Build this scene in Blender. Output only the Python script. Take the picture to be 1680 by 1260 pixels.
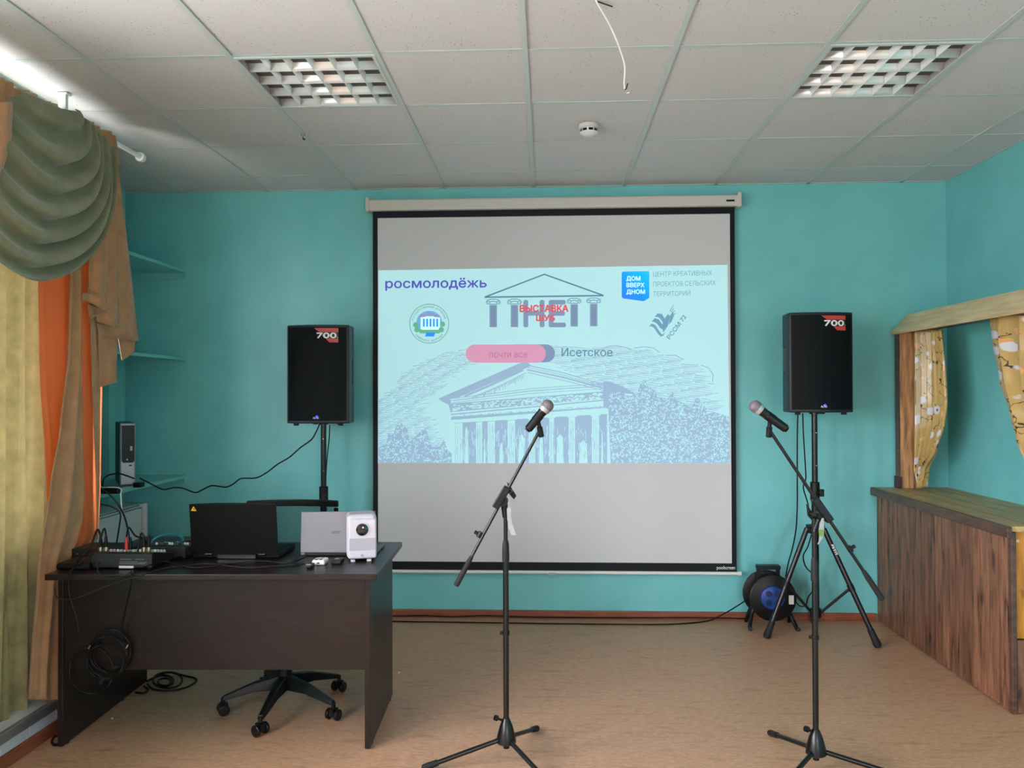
import bpy, math, random
import mathutils.geometry as mgeo
from mathutils import Vector, Matrix
rnd = random.Random(7)
S = bpy.context.scene
C = S.collection
for o in list(bpy.data.objects):
    bpy.data.objects.remove(o)

# ------------------------------------------------------------------ camera
FPX, YAW, PITCH, ROLL = 1325.5, 0.0438, 0.01093, -0.0030
CAM = Vector((0.0862, 0.0, 1.4917))
fw = Vector((-math.sin(YAW)*math.cos(PITCH), math.cos(YAW)*math.cos(PITCH), math.sin(PITCH)))
rt = Vector((math.cos(YAW), math.sin(YAW), 0))
up = rt.cross(fw)
rt, up = rt*math.cos(ROLL)+up*math.sin(ROLL), -rt*math.sin(ROLL)+up*math.cos(ROLL)
cd = bpy.data.cameras.new('camera'); cam = bpy.data.objects.new('camera', cd); C.objects.link(cam)
m = Matrix((rt, up, -fw)).transposed().to_4x4(); m.translation = CAM
cam.matrix_world = m
cd.sensor_width = 36; cd.lens = FPX/1680*36; cd.clip_start = 0.05
S.camera = cam

# ------------------------------------------------------------------ light
S.view_settings.view_transform = 'Standard'; S.view_settings.look = 'None'
S.view_settings.gamma = 1; S.view_settings.use_curve_mapping = False
S.view_settings.exposure = 0.28
W = bpy.data.worlds.new('world'); S.world = W; W.use_nodes = True
nt = W.node_tree; nt.nodes.clear()
wo = nt.nodes.new('ShaderNodeOutputWorld'); bg = nt.nodes.new('ShaderNodeBackground')
tc = nt.nodes.new('ShaderNodeTexCoord'); sx = nt.nodes.new('ShaderNodeSeparateXYZ'); rp = nt.nodes.new('ShaderNodeValToRGB')
nt.links.new(tc.outputs['Generated'], sx.inputs[0]); nt.links.new(sx.outputs['Z'], rp.inputs[0])
rp.color_ramp.elements[0].position = 0.0; rp.color_ramp.elements[0].color = (0.44, 0.43, 0.42, 1)   # ground haze
rp.color_ramp.elements[1].position = 0.05; rp.color_ramp.elements[1].color = (0.98, 0.965, 1.03, 1)   # overcast sky
nt.links.new(rp.outputs[0], bg.inputs[0]); nt.links.new(bg.outputs[0], wo.inputs[0])
bg.inputs[1].default_value = 30.0

# room dimensions
XL, XN, XR, YB, YF, ZC = -2.30, -2.813, 2.690, 5.382, -2.6, 2.865
NY = 4.19                                   # the niche starts here
# windows: (wall, a0, a1, z0, z1)
WINS = [('left', 1.75, 3.80, 0.88, 2.70), ('left', -2.3, -0.5, 0.85, 2.30), ('left', -0.2, 1.5, 0.85, 2.30), ('front', 1.2, 2.2, 0.85, 2.1)]
for i, (w, a0, a1, z0, z1) in enumerate(WINS):
    ld = bpy.data.lights.new('daylight_portal', 'AREA'); ld.shape = 'RECTANGLE'
    ld.size = a1-a0; ld.size_y = z1-z0; ld.cycles.is_portal = True
    lo = bpy.data.objects.new('daylight_portal', ld); C.objects.link(lo)
    if w == 'left':
        lo.location = (XL-0.30, (a0+a1)/2, (z0+z1)/2); lo.rotation_euler = (math.radians(90), 0, math.radians(-90))
    else:
        lo.location = ((a0+a1)/2, YF-0.30, (z0+z1)/2); lo.rotation_euler = (math.radians(90), 0, 0)

# ------------------------------------------------------------------ projection helpers (a pixel of the 1680x1260 photo to a point on a plane)
def ray(px, py):
    return (fw*FPX + rt*(px-840) - up*(py-630))
def onx(px, py, X):
    d = ray(px, py); t = (X-CAM.x)/d.x; return CAM+d*t
def ony(px, py, Y):
    d = ray(px, py); t = (Y-CAM.y)/d.y; return CAM+d*t
def onz(px, py, Z):
    d = ray(px, py); t = (Z-CAM.z)/d.z; return CAM+d*t

# ------------------------------------------------------------------ materials
def lin(c):
    return tuple(((v/255)/12.92 if v/255 <= 0.04045 else ((v/255+0.055)/1.055)**2.4) for v in c)+(1,)
def mat(name, col, rough=0.5, metal=0.0, emit=None, es=0.0, coat=0.0, spec=None, sheen=0.0):
    m = bpy.data.materials.new(name); m.use_nodes = True
    b = m.node_tree.nodes['Principled BSDF']
    b.inputs['Base Color'].default_value = lin(col) if max(col) > 1 else tuple(col)+(1,)
    b.inputs['Roughness'].default_value = rough; b.inputs['Metallic'].default_value = metal
    if coat: b.inputs['Coat Weight'].default_value = coat
    if spec is not None: b.inputs['Specular IOR Level'].default_value = spec
    if sheen:
        b.inputs['Sheen Weight'].default_value = sheen
    if emit:
        b.inputs['Emission Color'].default_value = lin(emit); b.inputs['Emission Strength'].default_value = es
    return m
def B(m): return m.node_tree.nodes['Principled BSDF']
def N(m, t, **k):
    n = m.node_tree.nodes.new(t)
    for a, v in k.items():
        if a in n.inputs: n.inputs[a].default_value = v
        else: setattr(n, a, v)
    return n
def L(m, a, b): m.node_tree.links.new(a, b)
def noise_col(m, c1, c2, scale=(1, 1, 1), ns=5, detail=4, rough=0.6, p0=0.35, p1=0.65, coord='geo', bump=0.0, dist=0.002, extra=None):
    """colour varies between c1 and c2 with world-space (geo) or object noise"""
    if coord == 'geo':
        src = N(m, 'ShaderNodeNewGeometry').outputs['Position']
    elif coord == 'uv':
        src = N(m, 'ShaderNodeTexCoord').outputs['UV']
    else:
        src = N(m, 'ShaderNodeTexCoord').outputs['Object']
    mp = N(m, 'ShaderNodeMapping'); mp.inputs['Scale'].default_value = scale
    L(m, src, mp.inputs[0])
    n = N(m, 'ShaderNodeTexNoise', Scale=ns, Detail=detail, Roughness=rough); L(m, mp.outputs[0], n.inputs['Vector'])
    r = N(m, 'ShaderNodeValToRGB'); e = r.color_ramp.elements
    e[0].position = p0; e[1].position = p1; e[0].color = lin(c1); e[1].color = lin(c2)
    L(m, n.outputs['Fac'], r.inputs[0])
    out = r.outputs[0]
    if extra:      # (colour, scale, ns, p0, p1): second layer of darker marks
        c3, sc3, ns3, q0, q1 = extra
        mp2 = N(m, 'ShaderNodeMapping'); mp2.inputs['Scale'].default_value = sc3; L(m, src, mp2.inputs[0])
        n2 = N(m, 'ShaderNodeTexNoise', Scale=ns3, Detail=3); L(m, mp2.outputs[0], n2.inputs['Vector'])
        r2 = N(m, 'ShaderNodeValToRGB'); r2.color_ramp.elements[0].position = q0; r2.color_ramp.elements[1].position = q1
        L(m, n2.outputs['Fac'], r2.inputs[0])
        mx = N(m, 'ShaderNodeMix', data_type='RGBA'); L(m, r2.outputs[0], mx.inputs[0]); L(m, out, mx.inputs[6]); mx.inputs[7].default_value = lin(c3)
        out = mx.outputs[2]
    L(m, out, B(m).inputs['Base Color'])
    if bump:
        bp = N(m, 'ShaderNodeBump', Strength=bump, Distance=dist); L(m, n.outputs['Fac'], bp.inputs['Height']); L(m, bp.outputs[0], B(m).inputs['Normal'])
    return m

M = {}
M['wall'] = noise_col(mat('teal_paint', (96, 176, 176), 0.42), (112, 193, 196), (120, 201, 204), ns=3, bump=0.15, dist=0.004)
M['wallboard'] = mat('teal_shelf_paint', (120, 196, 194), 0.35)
M['ceil_back'] = mat('plenum_grey', (90, 90, 90), 0.9)
M['tbar'] = mat('white_metal_tbar', (192, 202, 200), 0.5)
M['white'] = mat('white_plastic', (228, 228, 228), 0.4)
M['offwhite'] = mat('offwhite_metal', (205, 200, 194), 0.4)
M['black'] = mat('black_plastic', (15, 16, 18), 0.42, spec=.3)
M['blackm'] = mat('black_powder_metal', (12, 12, 14), 0.28, spec=0.45)
M['rubber'] = mat('dark_rubber', (30, 30, 33), 0.65, spec=.3)
M['cable'] = mat('black_cable', (10, 10, 11), 0.5, spec=.25)
M['chrome'] = mat('chrome', (200, 200, 200), 0.2, 1.0)
M['base'] = noise_col(mat('brown_baseboard', (140, 74, 52), 0.4), (126, 66, 46), (150, 84, 60), scale=(1, 1, 8), ns=6)
M['plinth_metal'] = mat('brushed_aluminium', (170, 172, 175), 0.4, 0.8)
M['tile'] = mat('white_glazed_tile', (190, 196, 205), 0.2)

m = mat('ceiling_tile', (196, 191, 189), 0.9)
geo = N(m, 'ShaderNodeNewGeometry')
vo = N(m, 'ShaderNodeTexVoronoi', Scale=78.0); L(m, geo.outputs['Position'], vo.inputs['Vector'])
n1 = N(m, 'ShaderNodeTexNoise', Scale=9.0, Detail=3.0); L(m, geo.outputs['Position'], n1.inputs['Vector'])
mm = N(m, 'ShaderNodeMath', operation='MULTIPLY_ADD'); L(m, n1.outputs['Fac'], mm.inputs[0]); mm.inputs[1].default_value = 0.45; mm.inputs[2].default_value = -0.085
lt = N(m, 'ShaderNodeMath', operation='LESS_THAN'); L(m, vo.outputs['Distance'], lt.inputs[0]); L(m, mm.outputs[0], lt.inputs[1])
# keep only a share of the cells as pinholes
sv = N(m, 'ShaderNodeSeparateColor'); L(m, vo.outputs['Color'], sv.inputs[0])
gt = N(m, 'ShaderNodeMath', operation='GREATER_THAN'); L(m, sv.outputs[0], gt.inputs[0]); gt.inputs[1].default_value = 0.45
mu = N(m, 'ShaderNodeMath', operation='MULTIPLY'); L(m, lt.outputs[0], mu.inputs[0]); L(m, gt.outputs[0], mu.inputs[1])
mx = N(m, 'ShaderNodeMix', data_type='RGBA'); L(m, mu.outputs[0], mx.inputs[0])
mx.inputs[6].default_value = lin((208, 206, 207)); mx.inputs[7].default_value = lin((142, 132, 128))
L(m, mx.outputs[2], B(m).inputs['Base Color'])
M['ctile'] = m

m = mat('linoleum', (150, 118, 88), 0.42)
noise_col(m, (156, 115, 88), (212, 166, 132), scale=(2.2, 6, 1), ns=13, detail=9, rough=0.8, p0=0.3, p1=0.7,
          extra=((134, 98, 72), (1.2, 6, 1), 5, 0.55, 0.9))
M['floor'] = m

# ------------------------------------------------------------------ mesh builder
class MB:
    def __init__(s): s.v = []; s.f = []; s.uv = None; s.smooth = False
    def add(s, vs, fs):
        n = len(s.v); s.v += [Vector(v) for v in vs]; s.f += [tuple(i+n for i in f) for f in fs]; return s
    def box(s, a, b, mtx=None):
        x0, y0, z0 = a; x1, y1, z1 = b
        vs = [(x0,y0,z0),(x1,y0,z0),(x1,y1,z0),(x0,y1,z0),(x0,y0,z1),(x1,y0,z1),(x1,y1,z1),(x0,y1,z1)]
        if mtx: vs = [mtx @ Vector(v) for v in vs]
        return s.add(vs, [(0,3,2,1),(4,5,6,7),(0,1,5,4),(1,2,6,5),(2,3,7,6),(3,0,4,7)])
    def cyl(s, p0, p1, r0, r1=None, n=16, cap=True):
        if r1 is None: r1 = r0
        p0 = Vector(p0); p1 = Vector(p1); d = (p1-p0).normalized()
        a = d.orthogonal().normalized(); b = d.cross(a)
        vs = []
        for p, r in ((p0, r0), (p1, r1)):
            for k in range(n):
                t = 2*math.pi*k/n; vs.append(p+a*(r*math.cos(t))+b*(r*math.sin(t)))
        fs = [(k, (k+1) % n, n+(k+1) % n, n+k) for k in range(n)]
        if cap: fs += [tuple(range(n-1, -1, -1)), tuple(range(n, 2*n))]
        s.smooth = True
        return s.add(vs, fs)
    def lathe(s, p, d, prof, n=24):
        """prof: list of (distance along d, radius)"""
        p = Vector(p); d = Vector(d).normalized(); a = d.orthogonal().normalized(); b = d.cross(a)
        vs = []
        for h, r in prof:
            for k in range(n):
                t = 2*math.pi*k/n; vs.append(p+d*h+a*(r*math.cos(t))+b*(r*math.sin(t)))
        fs = []
        for j in range(len(prof)-1):
            fs += [(j*n+k, j*n+(k+1) % n, (j+1)*n+(k+1) % n, (j+1)*n+k) for k in range(n)]
        fs += [tuple(range(n-1, -1, -1)), tuple(range((len(prof)-1)*n, len(prof)*n))]
        s.smooth = True
        return s.add(vs, fs)
    def tube(s, pts, r, n=8, closed=False):
        pts = [Vector(p) for p in pts]
        P = pts; vs = []; prev = None
        for i, p in enumerate(P):
            if closed: t = (P[(i+1) % len(P)]-P[i-1])
            else: t = P[min(i+1, len(P)-1)]-P[max(i-1, 0)]
            if t.length < 1e-9: t = Vector((0, 0, 1))
            t.normalize()
            if prev is None: a = t.orthogonal().normalized()
            else:
                a = prev-t*prev.dot(t)
                a = a.normalized() if a.length > 1e-6 else t.orthogonal().normalized()
            prev = a; b = t.cross(a)
            for k in range(n):
                q = 2*math.pi*k/n; vs.append(p+a*(r*math.cos(q))+b*(r*math.sin(q)))
        m_ = len(P); fs = []
        for i in range(m_ if closed else m_-1):
            j = (i+1) % m_
            fs += [(i*n+k, i*n+(k+1) % n, j*n+(k+1) % n, j*n+k) for k in range(n)]
        if not closed: fs += [tuple(range(n-1, -1, -1)), tuple(range((m_-1)*n, m_*n))]
        s.smooth = True
        return s.add(vs, fs)
    def prism(s, poly, d):
        """poly: 3D polygon, extruded by vector d"""
        n = len(poly); d = Vector(d); vs = [Vector(p) for p in poly]; vs += [v+d for v in vs]
        fs = [tuple(range(n-1, -1, -1)), tuple(range(n, 2*n))]+[(k, (k+1) % n, n+(k+1) % n, n+k) for k in range(n)]
        return s.add(vs, fs)
    def grid(s, f, nu, nv, uvf=None):
        base = len(s.v); uv = []
        for j in range(nv+1):
            for i in range(nu+1):
                s.v.append(Vector(f(i/nu, j/nv))); uv.append(uvf(i/nu, j/nv) if uvf else (i/nu, j/nv))
        for j in range(nv):
            for i in range(nu):
                a = base+j*(nu+1)+i; s.f.append((a, a+1, a+nu+2, a+nu+1))
        s.uv = (s.uv or [])+uv; s.smooth = True
        return s
    def build(s, name, mt, parent=None, bevel=0.0, seg=2, solid=0.0, auto=True):
        org = Vector((0, 0, 0)); p = parent
        while p is not None: org += p.location; p = p.parent
        me = bpy.data.meshes.new(name); me.from_pydata([v-org for v in s.v], [], s.f)
        me.materials.append(mt)
        if s.uv:
            l = me.uv_layers.new(name='UVMap')
            for lp in me.loops: l.data[lp.index].uv = s.uv[lp.vertex_index]
        me.validate(); me.update()
        import bmesh
        bm = bmesh.new(); bm.from_mesh(me); bmesh.ops.recalc_face_normals(bm, faces=bm.faces)
        if s.smooth:
            for f in bm.faces: f.smooth = True
            for e in bm.edges:
                if len(e.link_faces) == 2 and e.calc_face_angle(0) > math.radians(40): e.smooth = False
        bm.to_mesh(me); bm.free()
        o = bpy.data.objects.new(name, me); C.objects.link(o)
        if parent: o.parent = parent
        if bevel:
            b = o.modifiers.new('bevel', 'BEVEL'); b.width = bevel; b.segments = seg; b.limit_method = 'ANGLE'; b.angle_limit = math.radians(50)
        if solid:
            b = o.modifiers.new('solid', 'SOLIDIFY'); b.thickness = solid; b.offset = 0
        return o
def tag(o, label=None, cat=None, group=None, kind=None):
    if label: o['label'] = label
    if cat: o['category'] = cat
    if group: o['group'] = group
    if kind: o['kind'] = kind
    return o
def thing(name, loc, label, cat, group=None):
    o = bpy.data.objects.new(name, None); C.objects.link(o); o.location = loc; o.empty_display_size = 0.1
    return tag(o, label, cat, group)
def struct(name, mb, mt, parent=None, bevel=0.0):
    o = mb.build(name, mt, parent, bevel)
    if parent is None: o['kind'] = 'structure'
    return o
def smooth_path(pts, k=6):
    P = [Vector(p) for p in pts]; out = []
    for i in range(len(P)-1):
        a = P[max(i-1, 0)]; b = P[i]; c = P[i+1]; d = P[min(i+2, len(P)-1)]
        for j in range(k):
            t = j/k
            out.append(0.5*((2*b)+(c-a)*t+(2*a-5*b+4*c-d)*t*t+(3*b-a-3*c+d)*t**3))
    out.append(P[-1]); return out
def text_obj(s, name, mt, parent, fn, x0, x1, base, cap, bold=0.0, italic=0.0, step=None):
    """flat print: glyph outlines mapped through fn(u, v) where u runs x0..x1 and v goes up from base (cap = capital height)"""
    cu = bpy.data.curves.new('t', 'FONT'); cu.body = s; cu.size = 1; cu.resolution_u = 3; cu.fill_mode = 'NONE'; cu.shear = italic
    ob = bpy.data.objects.new('t', cu); C.objects.link(ob)
    dg = bpy.context.evaluated_depsgraph_get(); me = bpy.data.meshes.new_from_object(ob.evaluated_get(dg))
    bpy.data.objects.remove(ob)
    pts = [v.co.copy() for v in me.vertices]; nb = {}
    for e in me.edges:
        i, j = e.vertices; nb.setdefault(i, []).append(j); nb.setdefault(j, []).append(i)
    bpy.data.meshes.remove(me)
    if not pts: return None
    loops = []; seen = set()
    for st in sorted(nb):
        if st in seen: continue
        lp = [st]; seen.add(st); cur = st
        while True:
            nx = [q for q in nb[cur] if q not in seen]
            if cur == st and len(nx) > 1: nx = [min(nx)]      # keep the outline's own direction
            if not nx: break
            cur = nx[0]; seen.add(cur); lp.append(cur)
        loops.append([pts[i] for i in lp])
    # fill each glyph from its own outlines: constrained triangulation, then a winding test
    V2 = []; E2 = []
    for lp in loops:
        n0 = len(V2); V2 += [Vector((c.x, c.y)) for c in lp]; E2 += [(n0+i, n0+(i+1) % len(lp)) for i in range(len(lp))]
    ov, oe, of, _, _, _ = mgeo.delaunay_2d_cdt(V2, E2, [], 0, 1e-6)
    def wind(x, y):
        w = 0
        for lp in loops:
            for i in range(len(lp)):
                p, q = lp[i-1], lp[i]
                if (p.y <= y) != (q.y <= y):
                    xx = p.x+(y-p.y)/(q.y-p.y)*(q.x-p.x)
                    if xx > x: w += 1 if q.y > p.y else -1
        return w
    fs = []
    for f in of:
        cx = sum(ov[i].x for i in f)/len(f); cy = sum(ov[i].y for i in f)/len(f)
        if wind(cx, cy) != 0: fs.append(tuple(f))
    vs = [Vector((c.x, c.y, 0)) for c in ov]
    xs = [c.x for c in pts]; a, b = min(xs), max(xs); kx = (x1-x0)/(b-a); ky = cap/0.72
    org = Vector((0, 0, 0)); p = parent
    while p is not None: org += p.location; p = p.parent
    # heavier weight: the outline is struck more than once with a small shift
    w = bold*cap*1.1; sh = [(0, 0)] if not bold else [(-w/2, 0), (w/2, 0), (0, w/2), (0, -w/2), (0, 0)]
    V = []; F = []; dy_ = fn(x0, base, 0); e1 = (fn(x1, base, 0)-fn(x0, base, 0)).cross(fn(x0, base, cap)-fn(x0, base, 0)).normalized()
    for k, (dx, dy) in enumerate(sh):
        n0 = len(V); V += [fn(x0+(c.x-a)*kx+dx, base, c.y*ky+dy)-org+e1*(0.00003*k) for c in vs]; F += [tuple(i+n0 for i in f) for f in fs]
    me = bpy.data.meshes.new(name); me.from_pydata(V, [], F)
    me.materials.append(mt); me.update()
    o = bpy.data.objects.new(name, me); C.objects.link(o)
    if parent: o.parent = parent
    return o

# ================================================================== SETTING
T = 0.30
floor = struct('floor', MB().box((XN-0.3, YF-T, -0.1), (XR+0.3, YB+0.3, 0)), M['floor'])
ceiling = struct('ceiling', MB().box((XN-0.3, YF-T, ZC+0.03), (XR+0.3, YB+0.3, ZC+0.1)), M['ceil_back'])
struct('wall_back', MB().box((XN-0.3, YB, 0), (XR+0.3, YB+0.25, ZC+0.03)), M['wall'])
struct('wall_right', MB().box((XR, YF-T, 0), (XR+0.25, YB, ZC+0.03)), M['wall'])
# left wall with two window openings, then the niche beyond
wl = MB()
def wall_with_holes(mb, axis, c0, c1, a0, a1, holes, h=ZC+0.03):
    def bx(p0, p1, z0, z1):
        if p1-p0 < 1e-4 or z1-z0 < 1e-4: return
        if axis == 'x': mb.box((c0, p0, z0), (c1, p1, z1))
        else: mb.box((p0, c0, z0), (p1, c1, z1))
    cur = a0
    for (h0, h1, z0, z1) in sorted(holes):
        bx(cur, h0, 0, h); bx(h0, h1, 0, z0); bx(h0, h1, z1, h); cur = h1
    bx(cur, a1, 0, h)
wall_with_holes(wl, 'x', XL-T, XL, YF-T, NY, [w[1:] for w in WINS if w[0] == 'left'])
wl.box((XN-0.2, NY-0.02, 0), (XL-T+0.001, NY, ZC+0.03))
wl.box((XN-0.25, NY, 0), (XN, YB, ZC+0.03))
struct('wall_left', wl, M['wall'])
wf = MB(); wall_with_holes(wf, 'y', YF-T, YF, XL, XR, [w[1:] for w in WINS if w[0] == 'front'])
struct('wall_front', wf, mat('cream_paint', (226, 214, 200), 0.6))
# window frames and glass
mg = bpy.data.materials.new('window_glass'); mg.use_nodes = True; g = mg.node_tree; g.nodes.clear()
go = g.nodes.new('ShaderNodeOutputMaterial'); gm = g.nodes.new('ShaderNodeMixShader'); gt_ = g.nodes.new('ShaderNodeBsdfTransparent'); gg = g.nodes.new('ShaderNodeBsdfGlossy')
gg.inputs['Roughness'].default_value = 0.02; gm.inputs[0].default_value = 0.06; gt_.inputs[0].default_value = (0.97, 0.97, 0.97, 1)
g.links.new(gt_.outputs[0], gm.inputs[1]); g.links.new(gg.outputs[0], gm.inputs[2]); g.links.new(gm.outputs[0], go.inputs[0])
M['glass'] = mg
for i, (w, a0, a1, z0, z1) in enumerate(WINS):
    fr = MB(); gl = MB(); fwid = 0.06
    def fb(p0, p1, q0, q1, t0=0.20, t1=0.26, mb=fr):
        if w == 'left': mb.box((XL-t1, p0, q0), (XL-t0, p1, q1))
        else: mb.box((p0, YF-t1, q0), (p1, YF-t0, q1))
    fb(a0, a1, z0, z0+fwid); fb(a0, a1, z1-fwid, z1); fb(a0, a0+fwid, z0+fwid, z1-fwid); fb(a1-fwid, a1, z0+fwid, z1-fwid)
    mid = (a0+a1)/2; fb(mid-0.035, mid+0.035, z0+fwid, z1-fwid)
    fb(a0+fwid, a1-fwid, z0+fwid, z1-fwid, 0.225, 0.23, gl)
    f = struct('window_%d' % (i+1), fr, M['white'])
    gl.build('window_pane', M['glass'], f)
    sl = MB()
    if w == 'left': sl.box((XL-0.2, a0, z0-0.03), (XL+0.03, a1, z0+0.005))
    else: sl.box((a0, YF-0.2, z0-0.03), (a1, YF+0.08, z0+0.005))
    sl.build('window_sill', M['white'], f)

# suspended ceiling: grid of bars and a tile in every field
XG = [(i-2)*0.6 for i in range(-2, 7)]; Y3 = 5.021
YG = [Y3-0.6*k for k in range(0, 13)]
LIGHTS = {(-1.2, 3.221), (1.2, 3.221)}
for x in XG:
    b = MB(); b.box((x-0.012, YF, ZC-0.004), (x+0.012, YB, ZC)); b.box((x-0.002, YF, ZC), (x+0.002, YB, ZC+0.028)); b.build('ceiling_runner', M['tbar'], ceiling)
for y in YG:
    b = MB(); b.box((XL, y-0.012, ZC-0.0012), (XR, y+0.012, ZC+0.001)); b.build('ceiling_cross_bar', M['tbar'], ceiling)
b = MB(); b.box((XN, YB-0.02, ZC-0.004), (XR, YB, ZC)); b.box((XR-0.02, YF, ZC-0.004), (XR, YB-0.02, ZC)); b.build('ceiling_edge_trim', M['tbar'], ceiling)
xs = [XN if True else 0]+XG+[XR]; ys = sorted(YG+[YF, YB])
tmesh = None
for i in range(len(xs)-1):
    for j in range(len(ys)-1):
        x0, x1, y0, y1 = xs[i], xs[i+1], ys[j], ys[j+1]
        if x1-x0 < 0.03 or y1-y0 < 0.03: continue
        if any(abs(x0-lx) < 0.01 and abs(y0-ly) < 0.01 for lx, ly in LIGHTS): continue
        full = abs(x1-x0-0.6) < 0.01 and abs(y1-y0-0.6) < 0.01
        g_ = 0.004
        if full:
            if tmesh is None:
                o = MB().box((-0.296, -0.296, 0.001), (0.296, 0.296, 0.018)).build('ceiling_tile', M['ctile'], ceiling, bevel=0.003, seg=1); tmesh = o.data
            else:
                o = bpy.data.objects.new('ceiling_tile', tmesh); C.objects.link(o); o.parent = ceiling
                bb = o.modifiers.new('bevel', 'BEVEL'); bb.width = 0.003; bb.segments = 1
            o.location = ((x0+x1)/2, (y0+y1)/2, ZC+rnd.uniform(0, 0.0015))
            o.rotation_euler = (rnd.uniform(-.002, .002), rnd.uniform(-.002, .002), 0)
        else:
            MB().box((x0+g_, y0+g_, ZC+0.001), (x1-g_, y1-g_, ZC+0.018)).build('ceiling_tile', M['ctile'], ceiling)

# baseboards
struct('baseboard_back', MB().box((XN, YB-0.015, 0), (2.22, YB, 0.05)), M['base'], bevel=0.004)
struct('baseboard_right', MB().box((XR-0.015, YF, 0), (XR, 3.7, 0.05)), M['base'], bevel=0.004)
# low plinth along the left wall: baseboard, white tiles, aluminium strip
PX = -2.09
pl = MB().box((XL, YF, 0.0), (PX, NY-0.1, 0.15)); plinth = struct('trim_1', pl, mat('plinth_white', (200, 200, 200), 0.6))
struct('baseboard_left', MB().box((PX, YF, 0), (PX+0.018, NY-0.1, 0.055)), M['base'], bevel=0.003)
MB().box((PX, YF, 0.107), (PX+0.022, NY-0.1, 0.152)).build('metal_strip', M['plinth_metal'], plinth, bevel=0.006)
y = 1.5
while y < NY-0.3:
    MB().box((PX, y+0.002, 0.056), (PX+0.009, y+0.178, 0.106)).build('tile', M['tile'], plinth, bevel=0.002, seg=1); y += 0.18

# niche shelves
for k, (pe, lab) in enumerate((((305, 443), 'top teal shelf in the left niche, seen from below'), ((303, 586), 'middle teal shelf in the left niche, near eye level'),
                   ((305, 779), 'lowest teal shelf in the left niche, holding the slim computer'))):
    z = ony(pe[0], pe[1], YB).z
    sh = thing('wall_shelf', (XN+0.2, YB-0.5, z), lab, 'shelf', 'teal shelves in the left niche')
    MB().box((XN, NY+0.0, z-0.022), (-2.365, YB, z)).build('board', M['wallboard'], sh, bevel=0.002)
    MB().box((XN, YB-0.02, z-0.06), (-2.365, YB, z-0.022)).build('batten', M['wallboard'], sh)
shelf_z = ony(305, 779, YB).z
# added box in lighter teal, imitating the lit strip of the niche wall
struct('lit_strip_box', MB().box((XN, 5.1, 0), (XN+0.07, 5.3, ZC)), M['wallboard'])


# ================================================================== CEILING FITTINGS
M['reflector'] = mat('satin_aluminium_reflector', (244, 248, 250), 0.32, 0.35)
M['lamp_tube'] = mat('white_tube_added_glow', (235, 240, 240), 0.3, emit=(214, 240, 246), es=12.0)  # emission added to brighten the louvre blades of switched-off lights
M['lamp_tray'] = mat('grey_painted_tray', (176, 168, 164), .5)
def luminaire(x0, y0, lab):
    x1, y1 = x0+0.6, y0+0.6; g = 0.012
    t = thing('ceiling_light', (x0+0.3, y0+0.3, ZC), lab, 'ceiling light', 'square louvre lights in the ceiling')
    b = MB(); zt = ZC+0.07
    b.box((x0+g, y0+g, zt), (x1-g, y1-g, zt+0.004))
    for a in (((x0+g, y0+g), (x1-g, y0+g+0.004)), ((x0+g, y1-g-0.004), (x1-g, y1-g)), ((x0+g, y0+g), (x0+g+0.004, y1-g)), ((x1-g-0.004, y0+g), (x1-g, y1-g))):
        b.box((a[0][0], a[0][1], ZC-0.002), (a[1][0], a[1][1], zt))
    b.build('housing', M['lamp_tray'], t)
    f = MB()
    for a in (((x0+g-.004, y0+g-.004), (x1-g+.004, y0+g+0.012)), ((x0+g-.004, y1-g-0.012), (x1-g+.004, y1-g+.004)), ((x0+g-.004, y0+g+.012), (x0+g+0.010, y1-g-.012)), ((x1-g-0.010, y0+g+.012), (x1-g+.004, y1-g-.012))):
        f.box((a[0][0], a[0][1], ZC-0.006), (a[1][0], a[1][1], ZC-0.001))
    f.build('frame', M['tbar'], t)
    W_ = 0.6-2*g; n = 4; pitch = (W_-0.02)/n
    ya = y0+g+0.01
    for k in range(n):
        cy = ya+pitch*(k+0.5)
        MB().cyl((x0+g+0.01, cy, ZC+0.052), (x1-g-0.01, cy, ZC+0.052), 0.008, n=10).build('lamp_tube', M['lamp_tube'], t)
        # parabolic side blades of the trough
        for s in (-1, 1):
            r = MB(); prof = [(pitch*0.5-0.001, 0.0), (pitch*0.46, 0.016), (pitch*0.38, 0.032), (pitch*0.27, 0.046)]
            pts = [(cy+s*a, ZC-0.001+h) for a, h in prof]
            vs = []; 
            for (yy, zz) in pts: vs += [(x0+g+0.006, yy, zz), (x1-g-0.006, yy, zz)]
            r.add(vs, [(2*i, 2*i+1, 2*i+3, 2*i+2) for i in range(3)]); r.smooth = True
            r.build('reflector_blade', M['reflector'], t, solid=0.001)
        for q in range(1, 6):
            cx = x0+g+0.006+(W_-0.012)*q/6
            c = MB(); hy = pitch*0.5
            # V-shaped cross blade: narrow at the foot, wide at the top
            a0 = (cx, cy-hy, ZC); a1 = (cx, cy+hy, ZC)
            vs = [(cx-.001, cy-hy, ZC-.001), (cx+.001, cy-hy, ZC-.001), (cx-.001, cy+hy, ZC-.001), (cx+.001, cy+hy, ZC-.001),
                  (cx-.012, cy-pitch*.27, ZC+.044), (cx+.012, cy-pitch*.27, ZC+.044), (cx-.012, cy+pitch*.27, ZC+.044), (cx+.012, cy+pitch*.27, ZC+.044)]
            c.add(vs, [(0, 2, 6, 4), (1, 5, 7, 3), (0, 1, 3, 2), (4, 6, 7, 5), (0, 4, 5, 1), (2, 3, 7, 6)])
            c.build('cross_blade', M['reflector'], t)
luminaire(-1.2, 3.221, 'square ceiling light with louvre, left of the smoke detector, above the desk')
luminaire(1.2, 3.221, 'square ceiling light with louvre, near the right wall, right of the hanging wire')

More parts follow.
